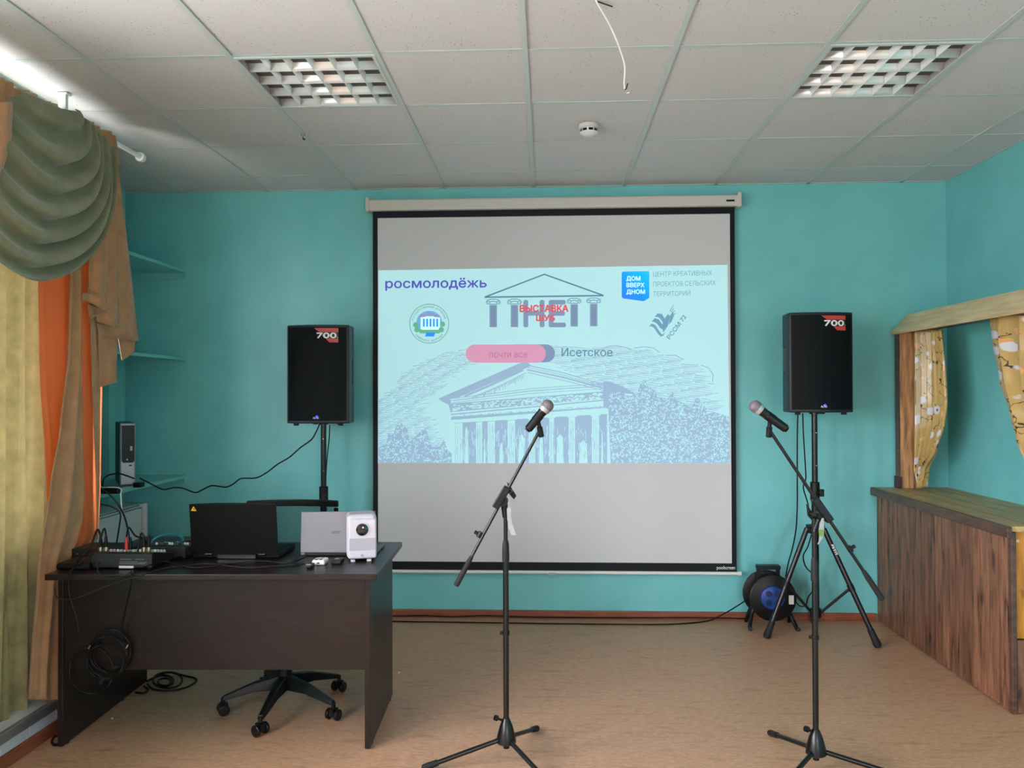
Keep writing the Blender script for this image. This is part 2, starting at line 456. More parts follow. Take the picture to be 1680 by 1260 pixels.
p = onz(966, 205, ZC)
t = thing('smoke_detector', (p.x, p.y, ZC), 'small round white smoke detector on the ceiling tile in front of the screen', 'smoke detector')
MB().lathe((p.x, p.y, ZC), (0, 0, -1), [(0, .052), (.018, .052), (.022, .048)], 32).build('base', M['offwhite'], t)
b = MB().lathe((p.x, p.y, ZC-.022), (0, 0, -1), [(0, .040), (.016, .040), (.017, .046), (.021, .045), (.030, .03), (.034, .015), (.035, .004)], 32)
b.build('sensing_head', M['white'], t)
sl = MB()
for k in range(8):
    a = 2*math.pi*k/8+.2
    mtx = Matrix.Translation((p.x, p.y, ZC-.031)) @ Matrix.Rotation(a, 4, 'Z')
    sl.box((.0375, -.011, -.006), (.0412, .011, .006), mtx)
sl.build('vent_slots', M['black'], t)

M['wire'] = mat('white_wire', (225, 220, 212), 0.5)
a = onz(979, 2, ZC); e = ony(1025, 146, 3.0)
def along(px, py, k): return ony(px, py, a.y+(3.0-a.y)*k)
t = thing('ceiling_wire', (a.x, a.y, ZC), 'loose white wire hanging from a hole in the ceiling near the picture top', 'wire')
MB().tube(smooth_path([a+Vector((0, 0, .02)), along(979, 3, 0), along(1000, 40, .3), along(1015, 75, .55), along(1025, 108, .8), along(1024, 135, .95), e]), .0032).build('sheath', M['wire'], t)
MB().tube(smooth_path([e, along(1026, 152, 1), along(1032, 152, 1), along(1037, 148, 1)]), .0012).build('bare_wire', M['chrome'], t)
MB().tube(smooth_path([e, along(1027, 146, 1), along(1030, 137, 1)]), .0022).build('black_tip', M['cable'], t)
MB().tube(smooth_path([a, onz(990, 6, ZC-.004), onz(1005, 11, ZC-.006)]), .0022).build('stub', M['cable'], t)
p = onz(497, 218, ZC)
t = thing('ceiling_clip', (p.x, p.y, ZC), 'tiny metal clip hanging from the ceiling bar behind the left ceiling light', 'clip')
MB().cyl((p.x, p.y, ZC), (p.x, p.y, ZC-.03), .003).box((p.x-.012, p.y-.006, ZC-.012), (p.x+.012, p.y+.006, ZC-.004)).build('clip_body', M['chrome'], t)
MB().cyl((p.x, p.y-.004, ZC-.03), (p.x+.012, p.y-.004, ZC-.038), .004).build('clip_hook', M['blackm'], t)

# ================================================================== PROJECTION SCREEN
YS = 5.335
M['scr_white'] = mat('matt_white_screen_cloth', (210, 210, 214), 0.85)
M['scr_black'] = mat('black_screen_border', (7, 14, 24), 0.6, spec=.3)
A = lambda x, y, Y=YS: ony(x, y, Y)
tl = A(612, 345); br = A(1207, 937)
scr = thing('projection_screen', ((tl.x+br.x)/2, YS, 1.0), 'pulled-down white projection screen with black border on the teal back wall', 'projection screen')
zc0, zc1 = A(600, 346, 5.31).z, A(600, 327.5, 5.31).z
cx0, cx1 = A(600, 330, 5.31).x, A(1216, 330, 5.31).x
MB().box((cx0+.01, 5.30, zc0), (cx1-.01, YB, zc1)).build('case', M['offwhite'], scr, bevel=.012, seg=3)
for x in (cx0, cx1-.025): MB().box((x, 5.292, zc0-.006), (x+.025, YB, zc1+.012)).build('case_end_cap', M['offwhite'], scr, bevel=.005)
q = A(1198, 329, 5.298); MB().box((q.x-.025, 5.296, q.z-.006), (q.x+.028, 5.301, q.z+.006)).build('case_label', M['scr_black'], scr)
xl, xr_ = A(612, 640).x, A(1207, 640).x
zt, zb = zc0+.002, A(1000, 936.5).z
MB().box((xl, YS, zb), (xr_, YS+.004, zt)).build('border_cloth', M['scr_black'], scr)
ix0, ix1, iz0, iz1 = A(620, 640).x, A(1199, 640).x, A(1000, 923).z, A(900, 354.5).z
MB().box((ix0, YS-.001, iz0), (ix1, YS+.001, iz1)).build('screen_cloth', M['scr_white'], scr)
q = A(1000, 939.5)
MB().cyl((xl-.02, YS, q.z), (xr_+.01, YS, q.z), .011, n=14).build('bottom_bar', M['white'], scr)
for x in (xl-.03, xr_+.008): MB().cyl((x, YS, q.z), (x+.02, YS, q.z), .014, n=14).build('bar_end_cap', M['white'], scr)
hx = A(905, 941).x
hd = MB().box((hx-.022, YS-.012, q.z-.014), (hx+.022, YS-.004, q.z)); hd.tube(smooth_path([(hx-.03, YS-.008, q.z-.006), (hx-.03, YS-.008, q.z-.022), (hx-.012, YS-.008, q.z-.034), (hx+.012, YS-.008, q.z-.034), (hx+.03, YS-.008, q.z-.022), (hx+.03, YS-.008, q.z-.006)]), .002)
hd.build('pull_handle', mat('clear_plastic', (150, 170, 172), .3), scr)
M['print_white'] = mat('white_print', (235, 238, 240), .5)
text_obj('poolscreen', 'border_lettering', M['print_white'], scr, lambda u, b_, v: ony(u, b_-v, YS-.0012), 1176, 1206, 934, 6.0, .01)
# --- the projected picture: flat image, drawn in layers of flat print that give off light
def pm(name, col, k=.62, base=.5):
    k *= .85
    m = mat(name, tuple(c*1.0 for c in col), 0.8, emit=col, es=k)
    c = lin(col); B(m).inputs['Base Color'].default_value = (c[0]*base, c[1]*base, c[2]*base, 1)
    return m
PJ = {'bg': pm('projected_cyan', (184, 232, 238), .66), 'ink': pm('projected_engraving', (158, 188, 216), .62),
      'slate': pm('projected_slate', (104, 140, 172), .5), 'col': pm('projected_column_blue', (140, 165, 202), .5), 'red': pm('projected_red', (232, 92, 108), .6),
      'violet': pm('projected_violet', (92, 92, 205), .55), 'pink': pm('projected_pink', (226, 160, 194), .6), 'pinktxt': pm('projected_mauve', (190, 126, 164), .55),
      'pale': pm('projected_pale_text', (126, 180, 204), .58), 'green': pm('projected_green', (84, 165, 150), .5), 'blue': pm('projected_blue', (24, 140, 252), .8),
      'white': pm('projected_white', (200, 248, 255), .8), 'leaf': pm('projected_leaf', (110, 200, 160), .55), 'roof': pm('projected_roof', (170, 160, 200), .55), 'sky2': pm('projected_light_blue', (110, 185, 240), .6),
      'wing': pm('projected_wing', (118, 170, 200), .55)}
layer = [0.0015]
def IP(x, y, lay): return ony(x, y, YS-lay)
def poly(mb, pts, lay): mb.add([IP(x, y, lay) for x, y in pts], [tuple(range(len(pts)))])
def stroke(mb, pts, w, lay, w2=None):
    n = len(pts); L_ = []; R_ = []
    for i, (x, y) in enumerate(pts):
        a = pts[max(i-1, 0)]; b = pts[min(i+1, n-1)]; dx, dy = b[0]-a[0], b[1]-a[1]; l = math.hypot(dx, dy) or 1
        ww = w if w2 is None else w+(w2-w)*i/(n-1)
        nx, ny = -dy/l*ww/2, dx/l*ww/2; L_.append((x+nx, y+ny)); R_.append((x-nx, y-ny))
    vs = [IP(x, y, lay) for x, y in L_]+[IP(x, y, lay) for x, y in R_]
    mb.add(vs, [(i, i+1, n+i+1, n+i) for i in range(n-1)])
def inside(x, y, pg):
    c = False; n = len(pg); j = n-1
    for i in range(n):
        if (pg[i][1] > y) != (pg[j][1] > y) and x < (pg[j][0]-pg[i][0])*(y-pg[i][1])/(pg[j][1]-pg[i][1])+pg[i][0]: c = not c
        j = i
    return c
pic = MB(); quad = [(621, 443.5), (1193.5, 434.5), (1197.5, 760.5), (620, 759.5)]
poly(pic, quad, .0020)
picture = pic.build('projected_picture', PJ['bg'], scr)
ink = MB(); bgl = MB()
l1, l2, l3 = .0024, .0028, .0032
# sky hatching left
skyL = [(621, 655), (636, 634), (660, 610), (690, 592), (720, 578), (762, 571), (800, 590), (770, 603), (742, 622), (724, 645), (708, 650), (705, 664), (716, 688), (730, 712), (738, 745), (738, 758), (621, 758)]
y = 520.0
while y < 860:
    x = 621.0; 
    while x < 805:
        ln = rnd.uniform(7, 24); pts = []
        for k in range(5):
            xx = x+ln*k/4; yy = y-(xx-621)*.24+1.1*math.sin(xx*.11+y*.35)
            pts.append((xx, yy))
        if all(inside(a, b, skyL) for a, b in pts): stroke(ink, pts, rnd.uniform(.7, 1.5), l1, .5)
        x += ln+rnd.uniform(.8, 4.5)
    y += 2.35
skyR = [(905, 563), (925, 566), (950, 568), (985, 566), (1012, 567), (1035, 572), (1060, 568), (1080, 573), (1092, 584), (1120, 588), (1124, 596), (1150, 598), (1168, 610), (1170, 625), (1182, 645), (1192, 668), (1194, 700), (1100, 668), (1000, 640), (930, 612), (880, 592), (872, 590)]
y = 560.0
while y < 700:
    x = 865.0
    while x < 1195:
        ln = rnd.uniform(10, 38); pts = []
        for k in range(6):
            xx = x+ln*k/5; pts.append((xx, y+.03*(xx-900)+.9*math.sin(xx*.09+y*.5)))
        if all(inside(a, b, skyR) for a, b in pts): stroke(ink, pts, rnd.uniform(.7, 1.6), l1, .6)
        x += ln+rnd.uniform(.6, 4)
    y += 2.35
for arc in ([(990, 571), (1000, 568), (1012, 567), (1025, 570), (1036, 573)], [(1040, 571), (1058, 569), (1072, 571), (1082, 578)], [(1150, 599), (1163, 604), (1170, 615), (1169, 627)], [(1092, 583), (1108, 583), (1122, 590)]):
    stroke(ink, arc, 1.5, l1)
# trees: dark mass with light squiggles
treeL = [(621, 735), (634, 726), (637, 712), (646, 712), (650, 698), (660, 694), (668, 704), (672, 722), (682, 716), (690, 708), (700, 706), (704, 720), (709, 734), (722, 732), (728, 722), (734, 738), (741, 744), (741, 759.5), (621, 759.5)]
treeR = [(997, 648), (1012, 640), (1022, 645), (1034, 650), (1046, 645), (1050, 630), (1060, 625), (1064, 636), (1076, 641), (1078, 652), (1096, 654), (1101, 645), (1104, 643), (1108, 656), (1122, 662), (1134, 670), (1142, 653), (1147, 653), (1150, 664), (1160, 670), (1158, 680), (1172, 676), (1184, 680), (1196, 684), (1197.3, 760.2), (1002, 760)]
poly(ink, treeL, l1); poly(ink, treeR, l1)
for pg, n, bb in ((treeL, 620, (621, 741, 694, 759)), (treeR, 2500, (1000, 1197, 625, 760))):
    for _ in range(n):
        x, y = rnd.uniform(bb[0], bb[1]), rnd.uniform(bb[2], bb[3])
        a = rnd.uniform(0, 6.28); l_ = rnd.uniform(1.0, 2.8); cv = rnd.uniform(-1.2, 1.2); pts = []
        for k in range(4):
            s = (k/3-.5)*l_*1.6; pts.append((x+s*math.cos(a)-cv*(1-(2*k/3-1)**2)*math.sin(a), y+s*math.sin(a)+cv*(1-(2*k/3-1)**2)*math.cos(a)))
        if all(inside(p_, q_, pg) for p_, q_ in pts): stroke(bgl, pts, rnd.uniform(.9, 1.7), l2, .8)
# temple
ent = lambda x, dl, dr: dl+(dr-dl)*(x-740)/255.0       # a level line of the facade, left height dl, right height dr
poly(ink, [(719, 654), (855, 595), (866, 595), (872, 600), (752, 652), (735, 656)], l1)
poly(ink, [(719, 654), (740, 656), (740, 680), (736, 664), (727, 660)], l1)
poly(ink, [(990, 625), (1000, 626), (1022, 634), (1044, 647), (1020, 645), (1012, 660), (1010, 680), (1002, 672), (990, 668)], l1)
for off, w in ((3.5, 1.6), (8, 1.0), (13, 2.4), (19, 1.2)):
    stroke(ink, [(862+off*.2, 596+off*.8), (925, 609+off*.8), (990, 629+off*.62)], w, l1)
stroke(ink, [(858, 607), (800, 634), (762, 650)], 3.6, l1); stroke(ink, [(862, 612), (812, 637), (778, 651)], 1.2, l1)
for k in range(46):
    t_ = k/45; x = 775+85*t_; yt = 650-36*t_; stroke(ink, [(x, yt+1), (x-rnd.uniform(0, 2), yt+rnd.uniform(4, 5+12*t_*(1.15-t_)*2))], rnd.uniform(.6, 1.2), l1)
for k in range(30):
    x = 905+75*k/29; stroke(ink, [(x, 613+.23*(x-905)), (x+.6, 616+.23*(x-905))], .9, l1)
for dl, dr, w in ((654, 625, 1.1), (657.5, 629, 1.4), (661, 633.5, .9)):
    stroke(ink, [(742, dl), (868, (dl+dr)/2-1.5), (992, dr+4)], w, l1)
poly(ink, [(740, 662), (992, 642), (992, 654), (740, 676)], l1)
poly(ink, [(740, 679), (992, 655.5), (992, 657.5), (740, 681)], l1); poly(ink, [(740, 684), (992, 667), (992, 669), (740, 689)], l1)
for k in range(330):
    x = rnd.uniform(742, 990); f_ = (x-740)/252; yy = rnd.uniform(664, 674)-f_*20; w = rnd.uniform(1.6, 5)
    stroke(bgl, [(x, yy), (x+w, yy-.3+rnd.uniform(-.6, .6))], rnd.uniform(.8, 2.2), l2)
for k in range(120):
    x = rnd.uniform(742, 985); f_ = (x-740)/252; yy = 684-f_*17+rnd.uniform(-2.4, 2.2); stroke(ink, [(x, yy), (x+rnd.uniform(1, 4), yy-rnd.uniform(-1, 1))], rnd.uniform(.6, 1.2), l1)
# colonnade: dark interior, light shafts in front
poly(ink, [(744, 694), (996, 679), (996, 760), (744, 759.7)], l1)
cols = [(743, 759), (781, 791), (800, 812), (833, 845), (868, 878), (901, 909), (933, 943.5), (971, 982.5)]
for a, b in cols:
    f_ = (a-740)/255
    poly(bgl, [(a, 695-f_*13), (b, 694-f_*13), (b, 760), (a, 759.8)], l2)
    poly(bgl, [(a-4, 690-f_*12), (b+4, 689-f_*12), (b+2, 693-f_*12), (a-2, 694-f_*12)], l2)
    for q in range(3):
        x = a+(b-a)*(q+1)/4+rnd.uniform(-.5, .5); stroke(ink, [(x, 699-f_*12), (x+.3, 730), (x, 759)], .55, l3)
for a, b, yt in ((762, 769, 700), (793, 797, 712), (819, 826, 725), (850, 862, 712), (884, 892, 716), (913, 925, 712), (950, 964, 722), (986, 990, 706)):
    poly(bgl, [(a, 760), (b, 760), (b-1.5, yt+6), ((a+b)/2, yt), (a+1.5, yt+6)], l2)
for k in range(420):
    x = rnd.uniform(748, 996); y0 = rnd.uniform(696, 745); stroke(bgl if rnd.random() < .7 else ink, [(x, y0), (x+rnd.uniform(-.8, .8), y0+rnd.uniform(4, 15))], rnd.uniform(.4, .9), l3)
ink.build('engraving_ink', PJ['ink'], picture)['kind'] = 'stuff'
bgl.build('engraving_highlights', PJ['bg'], picture)['kind'] = 'stuff'
# pill and words
def rounded(x0, x1, y0, y1, n=12):
    r = (y1-y0)/2; cy = (y0+y1)/2
    return [(x1-r+r*math.sin(math.pi*k/n), cy-r*math.cos(math.pi*k/n)) for k in range(n+1)]+[(x0+r-r*math.sin(math.pi*k/n), cy+r*math.cos(math.pi*k/n)) for k in range(n+1)]
g_ = MB(); poly(g_, rounded(830, 910.5, 565, 594.5), .0038); g_.build('slate_pill', PJ['col'], picture)
g_ = MB(); poly(g_, rounded(764, 895.5, 565.3, 595), .0042); g_.build('pink_pill', PJ['pink'], picture)
TF = lambda tilt=0.0, lay=.0046, x0=0: (lambda u, b_, v: ony(u+0*v, b_+tilt*(u-x0)-v, YS-lay))
def word(s, key, x0, x1, base, cap, bold=0.0, tilt=0.0, lay=.0046): return text_obj(s, 'lettering', PJ[key], picture, TF(tilt, lay, x0), x0, x1, base, cap, bold)
word('почти все', 'pinktxt', 803, 865, 586.5, 10.5)
word('Исетское', 'slate', 921.5, 1005, 584.5, 13.5, .008)
word('росмолодёжь', 'violet', 632.5, 798, 472.5, 14.8, .05, -.008)
word('ВЫСТАВКА', 'red', 853, 932, 511.5, 10.6, .11, -.004, .0052)
word('ШУБ', 'red', 880, 910, 526.3, 9.4, .11, 0, .0052)
word('НЕ', 'col', 860, 927, 535.5, 41.5, .06)
g_ = MB()
for c, yt, yb in ((809.2, 500.5, 536.7), (844, 500.3, 536.5), (942, 499, 535.6), (974, 498.5, 535.2)):
    g_ = MB(); poly(g_, [(c-6, yt), (c+6, yt), (c+6, yb), (c-6, yb)], .0046); g_.build('column', PJ['col'], picture)
g_ = MB()
for c, yt, yb in ((809.2, 500.5, 536.7), (844, 500.3, 536.5), (942, 499, 535.6), (974, 498.5, 535.2)):
    for q in (-2.4, 0, 2.4): stroke(g_, [(c+q, yt+1), (c+q, yb)], .5, .005)
    y0 = yt-6.5
    stroke(g_, [(c-9, y0-1.5), (c-4, y0-3), (c+4, y0-3), (c+9, y0-1.5)], 1.1, .005); stroke(g_, [(c-6, y0+1.5), (c, y0+.2), (c+6, y0+1.5)], 1.0, .005)
    stroke(g_, [(c-6, y0+5), (c+6, y0+5)], 1.0, .005)
    for sg in (-1, 1):
        pts = []
        for k in range(22):
            a = k/21*2.7*math.pi; r = 3.9*(1-k/30); pts.append((c+sg*(8+r*math.sin(a)), y0+2-r*math.cos(a)))
        stroke(g_, pts, 1.0, .005)
stroke(g_, [(795.3, 487.5), (893, 450), (990, 484.8)], 2.3, .0048); stroke(g_, [(795, 487.6), (893, 486.3), (990.5, 484.9)], 2.4, .0048)
g_.build('pediment_outline', PJ['slate'], picture)
# blue badge
mb_ = pm('projected_badge', (24, 140, 252), .8)
ge = N(mb_, 'ShaderNodeNewGeometry'); sp = N(mb_, 'ShaderNodeSeparateXYZ'); L(mb_, ge.outputs['Position'], sp.inputs[0])
q0, q1 = IP(1020, 494, .004), IP(1065, 445, .004)
mr1 = N(mb_, 'ShaderNodeMapRange'); L(mb_, sp.outputs['X'], mr1.inputs[0]); mr1.inputs[1].default_value = q0.x; mr1.inputs[2].default_value = q1.x; mr1.inputs[4].default_value = .45
mr2 = N(mb_, 'ShaderNodeMapRange'); L(mb_, sp.outputs['Z'], mr2.inputs[0]); mr2.inputs[1].default_value = q0.z; mr2.inputs[2].default_value = q1.z; mr2.inputs[4].default_value = .55
ad = N(mb_, 'ShaderNodeMath', operation='ADD'); L(mb_, mr1.outputs[0], ad.inputs[0]); L(mb_, mr2.outputs[0], ad.inputs[1])
cr = N(mb_, 'ShaderNodeValToRGB'); cr.color_ramp.elements[0].color = lin((60, 110, 255)); cr.color_ramp.elements[1].color = lin((0, 214, 236))
e_ = cr.color_ramp.elements.new(.4); e_.color = lin((0, 148, 255)); L(mb_, ad.outputs[0], cr.inputs[0]); L(mb_, cr.outputs[0], B(mb_).inputs['Emission Color'])
g_ = MB(); poly(g_, [(1022, 445.6), (1063.5, 444.8), (1065.3, 446.5), (1065.3, 488.5), (1057, 493.8), (1054, 494), (1022, 489.5), (1020, 487), (1020, 447.5)], .004); g_.build('blue_badge', mb_, picture)
word('ДОМ', 'white', 1028, 1050.5, 460.2, 6.8, .09); word('ВВЕРХ', 'white', 1028, 1057, 471, 6.8, .09); word('ДНОМ', 'white', 1028, 1058, 482, 6.8, .09)
word('ЦЕНТР КРЕАТИВНЫХ', 'pale', 1071.5, 1168, 453.5, 7.6, .004, -.022)
word('ПРОЕКТОВ СЕЛЬСКИХ', 'pale', 1071.5, 1174, 470, 7.6, .004, -.022)
word('ТЕРРИТОРИЙ', 'pale', 1071.5, 1132.5, 486, 7.6, .004, -.018)
def rotf(x0, y0, ang, lay):
    c, s = math.cos(ang), math.sin(ang)
    return lambda u, b_, v: ony(x0+u*c-v*s, y0-u*s-v*c, YS-lay)
text_obj('РССМ 72', 'lettering', PJ['wing'], picture, rotf(1099, 557, math.radians(53.5), .0046), 0, 46, 0, 6.8, .09)
g_ = MB()
poly(g_, [(1064, 536), (1069, 531), (1075, 533), (1080, 541), (1086, 549), (1091, 546), (1088, 551), (1084, 552), (1079, 547), (1073, 538), (1068, 535)], .0046)
poly(g_, [(1069, 528), (1074, 522), (1081, 524), (1087, 533), (1088, 541), (1083, 538), (1078, 531), (1073, 528)], .0046)
poly(g_, [(1074, 520), (1079, 514), (1086, 515), (1090, 522), (1089, 531), (1084, 524), (1080, 520)], .0046)
poly(g_, [(1088, 546), (1086, 534), (1090, 523), (1096, 515), (1099, 519), (1096, 534)], .0046)
poly(g_, [(1097, 533), (1099, 518), (1104, 511), (1106, 518), (1102, 527)], .0046)
for k in range(4): stroke(g_, [(1099+k*2.2, 511+k*1.6), (1105+k*1.2, 500+k*4.5)], 1.3, .0046, .8)
g_.build('wing_emblem', PJ['wing'], picture)
# round emblem
CX, CY, R_ = 704.2, 531, 32
g_ = MB(); stroke(g_, [(CX+R_*math.cos(a*math.pi/32), CY+R_*math.sin(a*math.pi/32)) for a in range(65)], .9, .0044); 
g_.build('emblem_ring', PJ['green'], picture)
def arc_text(s, a0, a1, r, flip):
    n = len(s)
    for i, ch in enumerate(s):
        if ch == ' ': continue
        a = math.radians(a0+(a1-a0)*i/(n-1)); x = CX+r*math.cos(a); y = CY-r*math.sin(a)
        rot = a-math.pi/2 if not flip else a+math.pi/2
        text_obj(ch, 'emblem_lettering', PJ['green'], picture, rotf(x, y, rot, .0046), -1.1, 1.1, 0, 2.9, .02)
arc_text('ГОСУДАРСТВЕННЫЙ АГРАРНЫЙ', 165, 20, 26.3, False)
arc_text('СЕВЕРНОГО ЗАУРАЛЬЯ', 222, 318, 29.5, True)
g_ = MB(); poly(g_, [(CX+21*math.cos(a*math.pi/16), CY-2+19*math.sin(a*math.pi/16)) for a in range(32)], .0038); g_.build('emblem_sky', PJ['sky2'], picture)
g_ = MB(); poly(g_, [(690, 519), (722, 519), (722, 541), (690, 541)], .0042); g_.build('emblem_house', PJ['white'], picture)
g_ = MB(); poly(g_, [(685, 521), (691, 516), (698, 518), (698, 520)], .0044); poly(g_, [(712, 520), (712, 517), (719, 516), (724, 521)], .0044); poly(g_, [(696, 516), (704, 513.5), (713, 516), (713, 518), (696, 518)], .0044); g_.build('emblem_roof', PJ['roof'], picture)
g_ = MB()
for x in (694, 699.5, 705, 710.5, 716):
    g_ = MB(); poly(g_, [(x, 523), (x+2.6, 523), (x+2.6, 536), (x, 536)], .0046); g_.build('emblem_window', PJ['blue'], picture)
g_ = MB(); poly(g_, [(700, 546), (714, 546), (712, 552), (697, 552)], .0046)
g_.build('emblem_pond', PJ['blue'], picture)
g_ = MB()
for cx_, cy_, r_ in ((682, 533, 4.5), (684, 541, 4.5), (726, 532, 4.5), (724, 541, 4.5), (690, 543, 3)): poly(g_, [(cx_+r_*math.cos(a*math.pi/6), cy_+r_*math.sin(a*math.pi/6)) for a in range(12)], .0048)
poly(g_, [(688, 541), (723, 541), (721, 547), (689, 547)], .0045)
g_.build('emblem_trees', PJ['leaf'], picture)
# ================================================================== LEFT WINDOW DRAPERY
def cloth_mat(name, c1, c2, rough=.85, trans=0.0, tcol=None, ns=14, sheen=.3, wv=0.25):
    m = mat(name, c1, rough, sheen=sheen)
    noise_col(m, c1, c2, scale=(1, 1, 1), ns=ns, detail=5, p0=.3, p1=.7, bump=.15, dist=.002)
    if trans:
        nt_ = m.node_tree; out = nt_.nodes['Material Output']; mixs = N(m, 'ShaderNodeMixShader'); tr = N(m, 'ShaderNodeBsdfTranslucent')
        tr.inputs[0].default_value = lin(tcol or c1); mixs.inputs[0].default_value = trans
        L(m, B(m).outputs[0], mixs.inputs[1]); L(m, tr.outputs[0], mixs.inputs[2]); L(m, mixs.outputs[0], out.inputs[0])
    return m
M['tan'] = cloth_mat('tan_velvet', (166, 124, 86), (192, 148, 106), trans=.12, tcol=(200, 120, 70))
M['olive'] = cloth_mat('olive_velvet', (98, 104, 76), (128, 130, 100), ns=7, sheen=.35)
M['orange'] = cloth_mat('orange_satin', (246, 128, 76), (250, 150, 100), rough=.6, trans=.6, tcol=(255, 142, 86), ns=5, sheen=.1)
M['tulle'] = cloth_mat('olive_gold_sheer', (116, 108, 74), (160, 150, 106), rough=.85, trans=.065, tcol=(168, 150, 100), ns=10, sheen=.0)
def rows_at(rows, t):
    y = rows[0][0]+(rows[-1][0]-rows[0][0])*t
    for a, b in zip(rows, rows[1:]):
        if y <= b[0] or b is rows[-1]:
            k = (y-a[0])/(b[0]-a[0]); k = k*k*(3-2*k)*.5+k*.5
            return y, a[1]+(b[1]-a[1])*k, a[2]+(b[2]-a[2])*k
def drape(rows, X, folds, amp, nu=60, nv=60, ph=0.0, tilt=0.0, ampf=None, wander=.5):
    def f(s, t):
        y, xl, xr = rows_at(rows, t)
        p = onx(xl+(xr-xl)*s, y+tilt*s, X)
        w = 2*math.pi*folds*s+ph+wander*math.sin(3.1*t+ph*2)
        a = amp*(ampf(t) if ampf else 1)
        return (p.x+a*(math.sin(w)+.35*math.sin(2.3*w+1.3)), p.y, p.z)
    return MB().grid(f, nu, nv)
# rod
r0, r1 = (-2.118, 1.2, 2.778), (-2.118, 4.27, 2.778)
t = thing('curtain_rod', (-2.118, 3.0, 2.778), 'white ceiling-mounted curtain rod with a round cap, above the left drapery', 'curtain rod')
MB().cyl(r0, r1, .012).build('rod', M['white'], t)
MB().lathe(r1, (0, 1, 0), [(0, .013), (.0, .024), (.02, .027), (.035, .022), (.042, .01)], 20).build('end_cap', M['white'], t)
for yy in (3.58, 1.9):
    MB().box((-2.135, yy-.01, 2.79), (-2.10, yy+.01, ZC)).box((-2.14, yy-.02, ZC-.008), (-2.09, yy+.02, ZC-.002)).build('bracket', M['white'], t)
# sheer
t = thing('sheer_curtain', (-2.2, 3.2, .14), 'olive-gold sheer curtain covering the window, leftmost in the picture', 'curtain')
def tul(s, t_):
    yy = 2.45+(3.83-2.45)*s; z = .135+(2.74-.135)*(1-t_)
    return (-2.165+.022*math.sin(2*math.pi*11*s+.8*math.sin(4*t_))+.008*math.sin(2*math.pi*27*s+2*t_), yy, z)
MB().grid(tul, 150, 50).build('fabric', M['tulle'], t)
# orange and tan drape, pulled aside
t = thing('drape', (-2.12, 3.75, .2), 'long tan drape with bright orange lining, pulled aside behind the desk', 'curtain')
drape([(240, 60, 170), (455, 60, 166), (600, 62, 165), (800, 74, 163), (880, 78, 160), (900, 80, 146), (915, 84, 118)], -2.110, 3, .010, ph=.6).build('orange_lining', M['orange'], t)
drape([(245, 100, 140), (455, 113, 136), (580, 109, 137), (700, 95, 137), (800, 78, 138), (850, 72, 134), (880, 67, 126), (896, 64, 119), (912, 63, 113), (930, 62, 107), (960, 61, 102), (1000, 58, 99), (1050, 54, 95), (1100, 51, 92), (1147, 48, 93)], -2.080, 1.7, .013, nv=120, ph=2.2, tilt=3, wander=.9).build('front_fold', M['tan'], t, solid=.003)
drape([(250, 150, 178), (520, 147, 166), (600, 149, 165), (700, 153, 164), (800, 157, 163.5), (885, 158.5, 160)], -2.095, .8, .004, nu=20, ph=1).build('edge_fold', M['tan'], t, solid=.003)
# header ruffle
t = thing('drapery_heading', (-2.118, 3.5, 2.75), 'gathered tan heading ruffle along the top of the left drapery', 'valance')
def hd_(s, q):
    yy = 2.5+(3.985-2.5)*s; z = 2.80-.05*max(0, (3.9-yy)/.9)-.15*q+.006*math.sin(60*s)
    return (-2.10+.012*math.sin(2*math.pi*29*s+1.8*math.sin(9*s)+.8*q)*(1-.3*q)+.02*q, yy, z)
MB().grid(hd_, 260, 12).build('ruffle', M['tan'], t, solid=.002)
# cascade (jabot) with zigzag hem
t = thing('cascade_drape', (-2.03, 3.95, 2.2), 'tan cascading side swag with zigzag hem, right of the olive swag', 'valance')
def pleat(pts, X, X2):
    """pts: px polygon corners top-left, top-right, bottom-right, bottom-left; left edge at X, right edge at X2"""
    (a, b, c, d) = pts
    def f(s, q):
        x = (a[0]+(b[0]-a[0])*s)*(1-q)+(d[0]+(c[0]-d[0])*s)*q; y = (a[1]+(b[1]-a[1])*s)*(1-q)+(d[1]+(c[1]-d[1])*s)*q
        return onx(x, y, X+(X2-X)*s+.006*math.sin(6*s+4*q))
    return MB().grid(f, 8, 16)
for pts, X, X2 in ((((178, 242), (191, 246), (228, 560), (162, 551)), -2.085, -2.07),
                   (((166, 258), (187, 258), (194, 538), (158, 527)), -2.068, -2.045),
                   (((156, 262), (180, 262), (175, 511), (143, 494)), -2.048, -2.022),
                   (((146, 266), (170, 266), (168, 484), (146, 475)), -2.028, -2.0),
                   (((160, 520), (192, 530), (192, 627), (164, 635)), -2.095, -2.09),
                   (((190, 530), (224, 540), (221, 577), (200, 592)), -2.10, -2.09)):
    pleat(pts, X, X2).build('pleat', M['tan'], t, solid=.003)
for pts, X in ((((134, 480), (168, 484), (162, 493), (136, 494)), -2.052), (((143, 498), (175, 508), (150, 523), (147, 522)), -2.07), (((158, 530), (193, 540), (176, 550), (163, 551)), -2.09)):
    pleat(pts, X, X).build('pleat_underside', M['tan'], t, solid=.002)
# second, left cascade
t = thing('cascade_drape', (-2.0, 2.95, 2.3), 'narrow tan side swag at the very left edge of the picture', 'valance')
drape([(168, -90, 21), (230, -90, 20), (255, -90, 12), (285, -100, 3)], -1.975, 2.5, .012, nu=40, nv=20).build('pleat', M['tan'], t, solid=.003)
